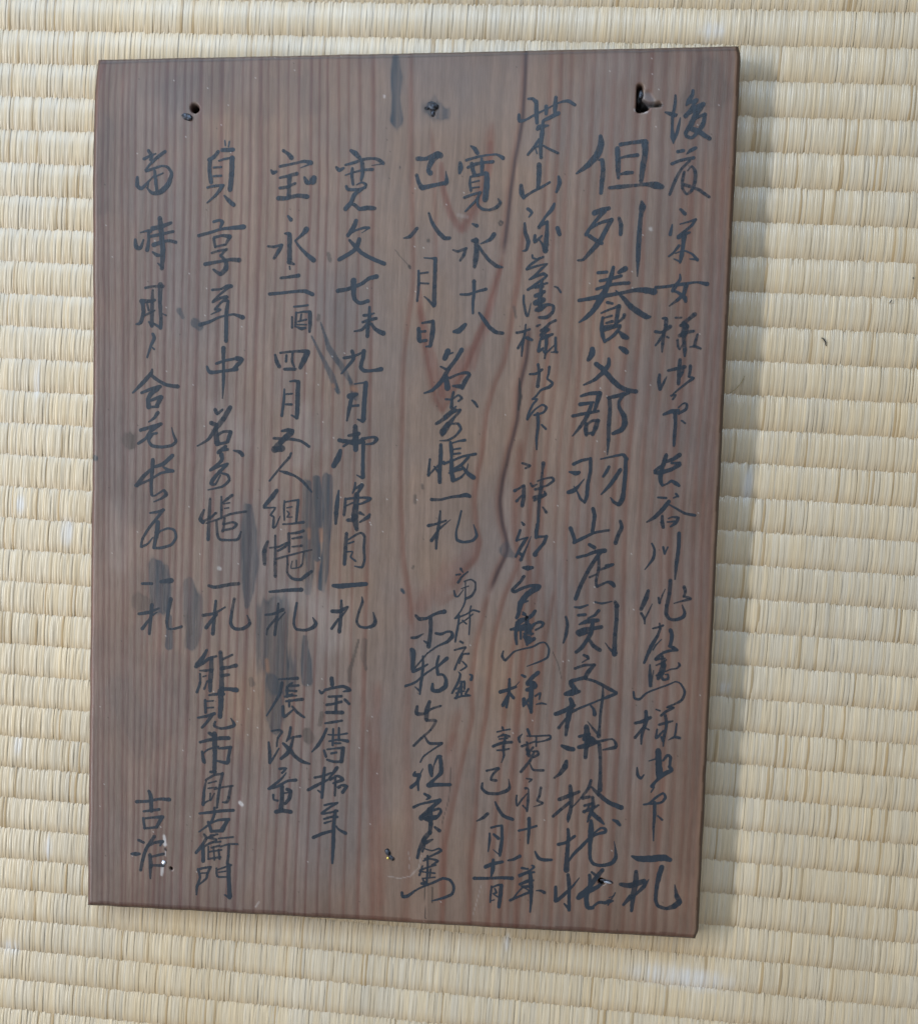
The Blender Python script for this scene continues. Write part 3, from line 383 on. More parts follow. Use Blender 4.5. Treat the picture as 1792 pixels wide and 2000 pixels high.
4079,5928,22 4104,5988,22|4034,5972,7 4004,6010,24 4014,6047,18|4076,5989,11 4177,5985,15 4277,5976,16 4283,6004,22 4224,6029,13 4161,6041,18|4034,6083,22 4106,6052,16 4160,6032,16|4078,6044,18 4091,6128,31|4159,5995,13 4162,6078,15|4081,6109,27 4101,6164,31|4135,6089,18 4083,6156,18|4127,6126,11 4173,6124,18 4183,6152,22 4138,6181,16|4146,6125,18 4112,6210,22 4033,6316,24|4113,6238,9 4143,6293,18 4234,6294,22
4086,6375,13 4132,6382,18 4110,6406,11|4080,6464,22 4108,6472,13 4107,6575,24 4102,6673,18|4101,6659,13 4063,6624,15|4005,6533,15 4002,6580,17 4013,6626,18 4052,6568,15 4100,6510,11|4218,6453,22 4207,6533,22 4190,6571,18 4237,6592,24 4210,6612,13 4160,6629,7
4123,6738,31 4126,6818,28 4124,6893,24 4122,6968,15|4035,6855,20 4117,6832,17 4190,6805,20
3948,7133,15 3998,7121,24 4053,7089,28|4189,7040,15 4219,7095,28 4266,7112,28 4339,7108,22
4075,7197,22 4131,7203,17|4166,7169,15 4185,7182,18 4141,7222,18 4055,7264,24|4055,7278,15 4123,7242,17 4187,7229,17|4151,7240,31 4164,7362,37 4169,7494,24 4164,7599,13|4062,7349,22 4126,7317,28 4181,7305,18|4081,7367,18 4137,7364,24|3980,7500,22 4075,7452,19 4166,7409,24|4167,7419,13 4091,7376,13 4002,7485,13|4212,7398,9 4249,7396,18 4286,7412,28
3725,6320,18 3784,6304,18 3830,6292,24|3835,6297,20 3786,6346,20 3769,6398,22 3816,6405,24|3692,6434,17 3689,6481,22 3736,6521,26 3829,6526,26 3911,6495,31 3937,6461,24 3926,6386,6
3653,6784,11 3707,6753,26 3748,6713,28|3813,6602,15 3843,6662,26 3892,6725,28 3976,6754,28
3785,6839,19 3840,6822,17 3881,6815,18|3881,6820,22 3886,6942,26 3875,7046,31 3872,7094,19|3872,7089,13 3810,7040,6|3773,6891,15 3775,6957,22 3765,7061,9|3810,6899,19 3853,6934,28
3746,7204,32 3806,7173,32 3898,7149,24|3814,7135,24 3812,7229,32 3800,7287,15
3648,7314,28 3764,7308,24 3903,7296,26 3991,7296,31
3808,7381,19 3802,7458,17 3800,7529,13|3809,7391,13 3868,7364,19 3896,7367,28|3896,7367,32 3890,7462,32 3880,7567,28|3837,7399,13 3852,7436,19 3825,7447,11 3863,7473,13|3808,7514,9 3836,7503,11
3079,6357,15 3071,6386,32 3118,6384,32|3118,6384,32 3101,6450,28 3046,6500,32|3106,6450,22 3113,6525,15|3109,6412,13 3148,6326,7|3213,6295,34 3219,6342,34 3230,6388,22|3235,6388,13 3246,6293,9 3280,6208,22 3308,6206,22|3299,6207,28 3310,6263,32 3313,6356,34 3268,6405,22 3205,6474,37|3232,6449,13 3313,6356,34|3205,6474,41 3270,6467,32 3400,6461,28
3170,6556,22 3217,6582,28 3190,6607,13|3075,6683,26 3135,6652,19 3219,6629,22 3312,6606,28|3312,6611,32 3230,6690,34 3149,6779,47|3148,6770,23 3222,6719,22 3305,6687,22 3324,6714,24 3280,6773,28 3186,6787,28|3221,6700,47 3235,6832,37 3228,6917,28|3205,6786,47 3279,6763,32|3273,6858,19 3316,6889,32|3232,6908,37 3183,6967,38 3139,7074,28 3123,7151,24
3174,6986,38 3193,7004,38 3258,6973,13|3184,7024,23 3168,7091,19|3186,7062,11 3252,7078,13 3317,7055,15 3336,7073,24 3290,7104,19 3189,7157,13|3216,7127,19 3220,7260,19 3214,7375,19|3180,7176,13 3235,7154,15 3311,7170,21 3256,7210,13|3154,7263,17 3228,7231,15 3293,7209,15|3172,7224,13 3146,7311,19|3145,7273,13 3202,7280,13 3287,7285,15|3248,7249,13 3241,7316,13|3185,7338,13 3288,7323,13|3168,7387,23 3224,7393,28
3175,7339,13 3205,7394,28|2991,7482,25 3002,7520,28 3049,7508,28 3113,7456,17 3187,7414,17 3280,7371,21 3363,7329,22 3429,7344,24 3464,7400,22 3452,7467,24 3378,7509,23 3267,7544,11
2342,839,27 2383,866,40 2421,902,31|2213,979,18 2241,1006,33 2282,989,18|2295,962,18 2367,945,24 2458,916,24 2549,910,22 2604,930,31 2632,953,27|2623,957,13 2532,969,7|2359,994,24 2357,1060,27 2368,1131,22|2445,946,33 2452,1026,31 2440,1092,22|2297,1051,11 2379,1025,16 2460,1008,18 2538,1004,27|2309,1148,24 2328,1175,27 2419,1175,22 2474,1158,24 2482,1132,22 2445,1114,16 2400,1135,11|2456,1171,18 2384,1219,33 2358,1281,33 2305,1343,37|2340,1299,18 2386,1308,27 2433,1344,31 2497,1335,37 2565,1340,31
2404,1445,31 2382,1503,37 2334,1574,31|2334,1565,18 2401,1530,17 2474,1508,22 2520,1508,24|2511,1517,11 2457,1552,5|2436,1605,31 2423,1654,37 2388,1707,33 2261,1783,33|2349,1614,22 2396,1663,31 2462,1726,31 2555,1775,31 2666,1820,33
2255,2056,35 2351,2038,31 2469,1993,28 2532,1948,31 2601,1931,37|2395,1966,46 2397,2056,41 2409,2127,33 2456,2163,28 2529,2145,31
2544,2199,22 2546,2288,28 2535,2378,31 2533,2454,31|2495,2271,24 2541,2266,22 2587,2252,13|2488,2329,22 2543,2311,24 2606,2297,26|2534,2342,28 2480,2396,22 2416,2410,15|2562,2342,22 2609,2396,31 2674,2427,40
2306,2785,13 2360,2721,24 2414,2649,28 2398,2585,28|2326,2645,24 2413,2630,24 2513,2585,13|2504,2585,37 2497,2648,31 2480,2720,31 2509,2756,31 2583,2756,24 2665,2742,37
2409,2974,28 2388,3083,33 2368,3201,15|2429,2874,13 2493,2865,13 2535,2860,22|2530,2864,37 2524,2964,37 2518,3100,37 2516,3191,41|2512,3204,28 2465,3187,13|2386,2983,46 2450,2965,28|2411,3069,19 2467,3064,22
2444,3250,37 2451,3355,50 2454,3455,41|2386,3333,22 2478,3314,32|2303,3375,32 2359,3383,32 2434,3392,46 2517,3381,37|2342,3429,19 2378,3401,22|2315,3466,28 2298,3530,47 2258,3604,41|2303,3371,19 2341,3393,19|2507,3363,28 2562,3349,19 2618,3344,22 2641,3362,33 2610,3398,22 2546,3408,13|2522,3390,32 2522,3554,28 2526,3700,33|2521,3710,19 2470,3683,9
2310,3823,13 2299,3924,34 2292,4026,37 2290,4122,22|2458,3752,15 2454,3802,20 2437,3844,13|2445,3812,13 2519,3774,32|2519,3774,37 2492,3829,24 2456,3885,13|2373,3895,19 2370,3969,26 2363,4043,24|2373,3900,19 2447,3890,19 2522,3884,19 2601,3891,24 2541,3929,20 2477,3949,13|2474,3857,41 2468,3967,47 2461,4059,56 2483,4169,32|2384,3960,13 2439,3931,13|2397,4088,28 2453,4087,32|2507,4021,28 2545,4039,13|2596,4033,19 2582,4057,32 2509,4104,15
2391,4208,28 2385,4337,32 2379,4485,28|2411,4263,13 2466,4225,19 2521,4200,19 2555,4232,22 2553,4333,22 2560,4444,22 2539,4509,21 2473,4501,9|2412,4299,15 2458,4280,15|2395,4374,15 2451,4372,11 2434,4419,15 2481,4455,15
2281,4682,28 2347,4685,41 2450,4673,37 2581,4660,34
2360,4815,19 2362,4912,28 2349,5099,32|2278,4915,32 2344,4913,32 2418,4873,23|2336,4987,23 2277,5073,24|2355,4968,23 2418,4892,9|2546,4777,9 2552,4823,22 2522,4917,21 2506,5001,21 2535,5047,21 2601,5054,22 2656,5034,32 2674,4996,32 2653,4913,9
1735,832,26 1777,859,28 1810,895,41|1706,969,24 1816,948,20 1926,927,24 1987,941,37|1982,950,15 1891,984,7|1627,999,15 1647,1022,33 1679,1013,19|1708,1067,19 1772,1054,24 1864,1033,31|1796,1063,41 1793,1143,31 1795,1232,37|1710,1156,24 1774,1148,24 1848,1117,22|1698,1245,37 1777,1245,32 1869,1224,31 1961,1234,37|1930,1065,18 1954,1109,37 1986,1118,18|2004,1101,55 2017,1074,46
1790,1401,19 1818,1433,33|1765,1553,15 1807,1562,37 1810,1661,37 1813,1786,41|1808,1804,37 1855,1822,19|1814,1840,13 1819,1867,13|1614,1664,19 1666,1669,22 1740,1652,22|1740,1656,24 1713,1705,32 1673,1768,24|1959,1518,46 1923,1563,28 1860,1616,13|1860,1616,15 1907,1679,22 1974,1742,31 2031,1787,41
1737,1943,22 1811,1934,24 1899,1921,32|1638,2083,28 1749,2074,24 1889,2060,24 1963,2060,32 2029,2087,32
1864,2195,17 1920,2191,17 1989,2182,17|1848,2285,17 1850,2380,19|1884,2245,17 1881,2335,19 1878,2371,17|1893,2249,13 1949,2240,17 2005,2240,24|2009,2245,33 2012,2335,32 2009,2416,22|1931,2263,15 1923,2317,15|1904,2326,15 1978,2308,17|1896,2353,13 1979,2353,13|1887,2371,11 1934,2389,28 1971,2380,19
1701,2621,19 1716,2680,32 1741,2725,32|1747,2603,19 1836,2593,19 1920,2588,24 1990,2588,32|1995,2597,47 1968,2660,47 1933,2733,32|1804,2625,21 1801,2679,22|1860,2606,19 1857,2679,22 1877,2724,15|1788,2748,24 1886,2747,28
1792,2925,13 1790,3016,23 1774,3162,24|1842,2856,15 1889,2851,22 1922,2860,28|1917,2860,34 1915,2969,37 1914,3106,37 1911,3179,32|1906,3179,22 1863,3157,13|1807,2970,13 1864,2965,17|1810,3061,17 1861,3061,21
1777,3299,19 1834,3290,32 1871,3298,38|1867,3308,47 1816,3354,47 1770,3400,47 1715,3465,57|1781,3455,56 1725,3465,47|1704,3365,21 1788,3368,23 1873,3372,24 1958,3389,22 2029,3434,24
1867,3495,17 1849,3537,23 1775,3621,19 1674,3747,17|1767,3658,13 1833,3675,28 1909,3701,19 1986,3755,24 2063,3841,15
1743,3833,32 1697,3898,38 1632,3974,28|1628,3988,23 1680,3991,13 1732,3990,15 1691,4056,17 1720,4074,17 1717,4166,23 1740,4157,13 1767,4091,13 1781,4063,6|1815,3924,13 1813,4007,17 1819,4100,13|1820,3938,13 1886,3923,15 1942,3917,17|1942,3917,23 1935,4005,24 1928,4116,19|1840,3988,11 1887,3978,11|1841,4016,11 1861,4043,13 1842,4071,11 1890,4070,9|1806,4137,15 1891,4130,17 1994,4114,23
1738,4240,19 1740,4352,21 1743,4491,27 1746,4612,27|1668,4297,23 1641,4382,38 1644,4503,29|1688,4353,15 1773,4341,17 1848,4303,17 1830,4340,23 1764,4379,19|1860,4219,25 1867,4302,23 1869,4386,19|1865,4219,13 1931,4213,23 1996,4193,24|1894,4265,15 1979,4249,23|1896,4339,13 1981,4328,23|1747,4454,17 1851,4423,17 1991,4383,15 2076,4362,13|1851,4433,13 1857,4497,17 1854,4572,17 1903,4627,23 1978,4634,25 2043,4586,32 2080,4557,23|2001,4392,13 1994,4494,13|1899,4469,9 1891,4534,11 1966,4523,11 1985,4504,19|1936,4458,9 1938,4523,9
1697,4753,19 1763,4747,25 1858,4735,28 1990,4727,34
1780,4858,17 1769,4985,25 1753,5145,25|1663,4965,19 1739,4953,21 1824,4913,32|1759,4995,19 1685,5091,19 1677,5147,13|1779,5013,13 1843,4936,11|1950,4849,21 1934,4952,21 1927,5037,21 1951,5087,23 2037,5094,23 2102,5069,32 2130,5031,32 2100,4976,8
2289,5527,34 2295,5588,34|2178,5643,15 2198,5666,25 2230,5642,13|2230,5637,23 2305,5615,23 2399,5598,25 2457,5629,32 2401,5645,13|2265,5697,19 2383,5688,23|2248,5773,25 2309,5761,21 2384,5739,25|2336,5699,23 2335,5831,25|2250,5843,28 2311,5841,27 2396,5838,34|2417,5720,25 2456,5756,23
2238,5943,15 2304,5931,23 2394,5913,19|2254,5994,23 2222,6071,25 2177,6149,29 2121,6213,10|2315,5992,17 2314,6143,19|2367,5980,17 2370,6094,21|2269,6046,13 2345,6047,13 2444,6029,17|2280,6107,15 2365,6089,17 2451,6100,28|2338,6123,19 2385,6121,15|2235,6194,19 2255,6250,23|2263,6183,15 2339,6171,15 2414,6163,28|2410,6177,32 2399,6291,32|2302,6219,19 2349,6208,19|2266,6278,19 2323,6294,21 2389,6292,23
2244,6355,23 2237,6450,29 2227,6631,25|2156,6449,21 2232,6431,21 2307,6399,17|2097,6566,27 2177,6519,27 2252,6478,21 2327,6437,11|2187,6566,13 2226,6593,19|2358,6350,32 2326,6399,25 2289,6448,13|2299,6466,17 2365,6425,21 2413,6457,32 2328,6494,17|2346,6426,19 2348,6512,21 2346,6607,19|2367,6530,13 2405,6509,19 2452,6517,28 2416,6575,28|2377,6539,13 2396,6529,13
2253,6702,19 2314,6685,19 2376,6672,13|2371,6677,17 2296,6724,19 2231,6779,23 2288,6772,17 2373,6749,23|2251,6831,17 2317,6808,21 2374,6806,23|2257,6869,19 2318,6847,13|2354,6750,29 2343,6874,29 2343,7065,31 2338,7238,19|2155,7008,29 2245,6965,27 2340,6936,23|2367,6892,13 2387,6920,17 2455,6955,29
1801,5553,15 1886,5545,19 1972,5538,29|1925,5582,17 1888,5611,19 1983,5603,21|1830,5585,29 1813,5680,25 1758,5786,19 1693,5893,12|1878,5621,23 1880,5696,23|1870,5654,17 1965,5656,21|1861,5711,19 1928,5699,19 1966,5698,15|1880,5706,29 1928,5685,15|1872,5753,19 1948,5741,21 2024,5729,29|1900,5743,19 1902,5800,19|1844,5802,25 1856,5896,25 1940,5827,13|1930,5799,17 1979,5853,25 2042,5894,19
1744,6033,15 1811,6021,19 1840,6039,21 1803,6097,19 1795,6174,15|1718,6139,17 1730,6233,29 1732,6329,27|1737,6328,19 1778,6260,17 1815,6192,13|1920,5993,23 1908,6074,25 1885,6122,15|1899,6103,19 1946,6082,15 2013,6070,25|1946,6082,23 1929,6159,25 1893,6236,34 1836,6286,25|1852,6143,19 1911,6197,38 1970,6262,29 2038,6306,29 2105,6323,17
1824,6382,23 1886,6375,19 1849,6419,19|1887,6417,10 1841,6477,19 1737,6567,25|1728,6572,23 1813,6545,23 1899,6493,21 1980,6480,29|1772,6628,23 1778,6671,17 1816,6679,19|1852,6543,33 1854,6658,35 1847,6763,42|1900,6570,29 1934,6587,33 1922,6655,33 1884,6704,25|1863,6609,17 1911,6598,13|1800,6785,35 1857,6772,33 1939,6778,35
1203,737,11 1209,781,13|1245,746,13 1237,791,13|1182,821,32 1279,818,34|1144,834,28 1108,878,32 1061,904,32|1071,904,32 1068,1003,32 1084,1101,34|1151,914,15 1211,897,19 1285,885,19|1272,889,41 1270,1031,41 1258,1165,41|1105,972,17 1175,968,17|1106,1048,17 1176,1044,19|1052,1146,19 1113,1133,21 1197,1129,24|1188,1133,32 1133,1209,24 1050,1280,11|1208,1219,15 1251,1264,32 1294,1300,34
1114,1447,23 1165,1433,23 1194,1452,32 1176,1496,19|979,1567,28 1083,1541,24 1195,1510,23 1391,1493,41|1117,1595,23 1132,1667,24|1121,1586,23 1196,1568,23 1262,1578,38|1262,1582,32 1226,1650,19|1132,1667,17 1216,1649,19|1100,1721,19 1161,1703,19 1236,1690,24|1227,1695,24 1181,1748,19|1180,1739,19 1229,1794,32 1234,1857,41 1184,1906,34 1117,1866,17|1041,1820,32 1163,1798,24 1275,1780,28 1355,1785,38
1111,2047,21 1196,2038,19 1242,2015,28 1285,2015,34|1271,2020,23 1187,2083,19 1122,2146,19|1118,2155,21 1188,2119,23 1249,2110,28 1189,2164,19 1142,2219,23|1142,2219,19 1190,2223,19 1106,2264,9|1231,2146,19 1259,2146,24 1247,2246,32 1247,2500,32|1003,2356,32 1097,2328,25 1172,2292,19 1247,2273,17 1313,2264,19 1398,2291,38
1225,2564,38 1227,2701,25 1230,2838,27 1224,3012,11|1076,2730,19 1106,2780,32 1219,2770,23 1351,2751,32|1161,2702,23 1246,2674,21 1349,2655,25|1349,2655,38 1397,2664,34 1351,2719,32 1313,2746,13
1159,3114,32 1179,3150,28 1226,3113,19|1297,3094,38 1237,3196,42 1172,3279,38 1098,3382,25 999,3443,13|1124,3234,38 1171,3252,32|1163,3289,38 1184,3417,48|1183,3344,23 1239,3311,23 1306,3310,25|1306,3314,32 1279,3398,32|1184,3427,23 1270,3407,23|1261,3444,29 1195,3500,32|1204,3482,25 1280,3471,23|1337,3480,13 1395,3493,32 1419,3520,32
1224,3518,38 1225,3574,29 1122,3658,19|1122,3663,19 1217,3620,19 1283,3601,23|1273,3610,29 1199,3685,29 1152,3741,32 1134,3779,32 1172,3787,19 1218,3703,13|1227,3685,17 1285,3702,23 1300,3748,25 1239,3805,21 1106,3839,11
1127,3918,21 1120,4086,29 1115,4291,29|1071,4021,19 1039,4106,35 1064,4133,33|1054,4133,25 1121,4095,17 1187,4047,19|1177,4047,19 1130,4104,15|1231,3898,15 1234,4018,23 1235,4093,19|1242,3953,11 1289,3915,25 1331,3882,25|1252,3962,13 1309,3952,13|1262,4004,13 1300,3998,13|1093,4142,13 1207,4102,17 1320,4054,19 1463,4028,19|1188,4112,19 1200,4242,23 1229,4288,23 1325,4291,19 1392,4280,23 1419,4210,11|1264,4092,19 1255,4148,25|1255,4148,17 1341,4128,19 1375,4146,25 1342,4183,19 1247,4204,19|1265,4139,13 1247,4213,23
1127,4712,25 1190,4724,29 1314,4698,29 1409,4686,29
1197,4851,23 1185,5002,29 1174,5153,33|1079,4986,29 1185,4964,23 1284,4905,13|1204,4973,29 1110,5098,33|1369,4827,25 1348,4950,25 1340,5054,29 1379,5100,27 1456,5097,29 1517,5049,29 1492,4974,10
1119,5306,23 1086,5373,35 1029,5442,35|1020,5461,33 1087,5430,23 1154,5381,14|1211,5360,19 1144,5381,23 1077,5421,19|1164,5380,35 1166,5494,39 1158,5589,39 1160,5684,29|1059,5497,14 1117,5496,23 1156,5485,19|1060,5526,19 1062,5611,23 1034,5698,23|1090,5553,14 1118,5543,14|1101,5667,17 1129,5590,14|1249,5321,33 1262,5472,35 1266,5680,42 1266,5709,42|1270,5386,19 1360,5341,19|1271,5467,35 1338,5455,25 1396,5439,35|1263,5538,29 1330,5526,23|1265,5661,39 1333,5659,29 1405,5666,42
1151,5722,19 1218,5710,25 1286,5708,29|1256,5681,48 1263,5775,44 1256,5918,39|1113,5771,23 1120,5885,25|1123,5781,14 1190,5773,14|1124,5842,15 1191,5835,15|1048,5936,17 1125,5919,25 1202,5892,29|1183,5902,29 1136,5971,25 1088,6025,23|1213,5968,19 1204,6006,23 1263,6028,21 1340,6015,27 1392,5990,29 1358,5929,10
1157,6075,29 1206,6102,33|1206,6083,48 1214,6254,37 1212,6437,35|1174,6438,23 1222,6436,25|1071,6164,23 1168,6137,29 1265,6119,33 1342,6115,35|1092,6250,19 1109,6335,33 1119,6354,23|1103,6269,14 1150,6228,16 1247,6196,14|1247,6215,19 1363,6201,29|1358,6201,29 1345,6278,25 1332,6345,33 1230,6330,14
1131,6517,19 1213,6465,21 1281,6453,21|1290,6448,27 1268,6559,23 1251,6685,25 1243,6772,19|1136,6526,14 1119,6614,23 1111,6749,29|1111,6739,19 1178,6698,12|1156,6545,14 1233,6522,14|1157,6593,14 1235,6580,14|1177,6640,14 1179,6707,14 1216,6638,12|1216,6600,14 1293,6577,16 1389,6559,17|1370,6564,23 1353,6671,27 1334,6715,25 1295,6717,14
1079,6833,20 1181,6818,25 1297,6798,27 1399,6789,27|1219,6773,23 1220,6831,23 1183,6919,21 1077,7007,12|1163,6911,25 1194,6996,29|1192,6919,14 1260,6887,21 1357,6877,29|1347,6883,27 1300,6972,39|1194,6996,23 1301,6986,29
1126,7029,20 1146,7066,27 1099,7146,27 1051,7207,25|1118,7136,29 1121,7281,33|1060,7187,20 1176,7113,20 1244,7081,16|1185,7035,16 1253,7022,18|1146,7066,20 1224,7034,14|1175,7055,29 1244,7071,16|1205,7102,18 1283,7089,18|1197,7151,16 1274,7128,19|1167,7143,14 1169,7259,16|1216,7140,14 1228,7266,14|1178,7191,16 1294,7166,16|1169,7259,18 1286,7234,18|1265,7167,18 1277,7254,18|1263,7061,14 1399,7040,17|1284,7137,14 1361,7109,16 1444,7105,16|1362,7114,23 1359,7220,21 1351,7298,23
1073,7361,20 1094,7438,20 1067,7527,24 1063,7605,14|1083,7361,20 1142,7343,20 1195,7335,23|1186,7346,23 1162,7405,22 1153,7445,20 1086,7507,14|1094,7399,14 1162,7391,14|1249,7342,16 1260,7420,18 1348,7420,14|1259,7356,14 1327,7329,16 1385,7306,21|1365,7307,35 1368,7433,33 1381,7608,39|1381,7617,29 1332,7591,14|1269,7380,12 1337,7367,14
504,817,28 533,863,28 524,898,25|462,889,25 524,862,23 571,845,13|656,828,28 581,881,28 506,952,19 478,988,19|483,997,23 554,975,23 629,953,17 686,967,23 720,1026,28 688,1115,42 623,1178,42 548,1191,28 490,1141,11|403,1050,23 404,1122,34 443,1149,29 508,1087,17 564,1033,13|564,998,23 574,1078,28 585,1169,25|574,1043,13 640,1016,13|508,1096,13 499,1141,13
617,1412,38 628,1493,42 639,1593,42 650,1702,42 643,1856,32|552,1502,38 637,1484,34 722,1453,25|525,1574,25 610,1557,25 743,1530,23|564,1647,38 649,1620,25 706,1611,25 768,1625,27|555,1710,15 594,1738,29 641,1738,19|643,1847,23 605,1810,11|392,1601,23 402,1664,38 441,1674,29 468,1601,13|439,1538,10 515,1520,21 534,1529,23|515,1529,25 516,1610,23 503,1692,34
493,2028,23 570,2015,19 655,2015,29|631,2001,42 629,2156,32 641,2302,29 637,2384,32|637,2384,23 575,2348,19|561,2047,19 557,2156,29 556,2366,33|457,2147,38 524,2147,29 581,2138,23|467,2156,34 477,2247,33 450,2339,29 412,2353,17|468,2284,17 544,2247,19 582,2229,13|505,2156,17 525,2229,19|527,2330,13 546,2357,19|650,2256,10 688,2274,13
566,2439,23 581,2476,29 549,2549,23 517,2650,15|549,2549,10 583,2577,15
566,2756,15 553,2797,33 468,2890,33 387,2969,15|553,2807,29 630,2861,27 707,2897,29 808,2910,34|469,2969,23 555,2935,29 641,2912,33|622,2926,38 555,2982,38 532,3028,35 538,3097,38|556,3037,23 642,3004,29|652,3008,38 615,3083,33|538,3097,19 624,3092,23
625,3147,33 587,3198,23 540,3231,12|464,3306,29 560,3277,29 656,3248,29|636,3258,35 560,3314,29 513,3380,19|446,3427,25 504,3389,25 570,3342,23 618,3332,19|580,3342,19 542,3398,25 572,3444,27 659,3457,25 755,3442,25 797,3404,27 772,3339,17 757,3280,8
584,3574,33 580,3676,33 572,3788,29 579,3891,25 608,3899,15 684,3851,19|766,3534,33 680,3610,33 594,3639,23|594,3639,19 499,3724,33 437,3809,35|428,3809,29 548,3761,19 662,3694,21 768,3673,25|681,3637,13 729,3665,29 773,3673,29|694,3851,23 714,3888,33 666,3926,19 599,3956,10
562,4059,14 629,4049,23 692,4029,25|687,4029,29 630,4105,25 554,4200,23 498,4295,23 484,4370,19|489,4370,23 547,4341,16 594,4283,10|640,4142,35 632,4236,39 605,4377,25|623,4283,14 661,4226,15 738,4196,19 796,4214,21 812,4279,23 769,4345,23 673,4376,23 605,4377,19
499,4709,23 591,4707,25|678,4686,29 775,4674,44
594,4905,33 586,5019,29 574,5171,25|473,4989,25 566,4972,29 662,4932,14|586,5019,19 505,5126,29|595,5000,23 643,4970,10|772,4844,35 750,4967,29 737,5062,25 753,5118,19 811,5117,19 878,5096,23
590,6642,24 611,6694,35 618,6830,33|474,6749,30 592,6739,24 690,6715,24 788,6715,35|544,6838,18 623,6825,24 696,6812,24|540,6901,20 556,6998,26|545,6906,18 634,6892,20 727,6883,33|717,6893,33 669,6983,26|561,6998,20 674,6982,22
499,7113,24 548,7134,24|431,7248,20 471,7246,36 510,7244,24|651,7071,30 598,7151,30 569,7202,30 541,7301,30 523,7399,26|579,7172,20 657,7129,24 731,7116,30|726,7116,24 707,7156,14|609,7248,30 621,7355,36|620,7267,20 698,7244,22 742,7232,24|616,7346,20 739,7344,26|616,7365,30 618,7473,14"""
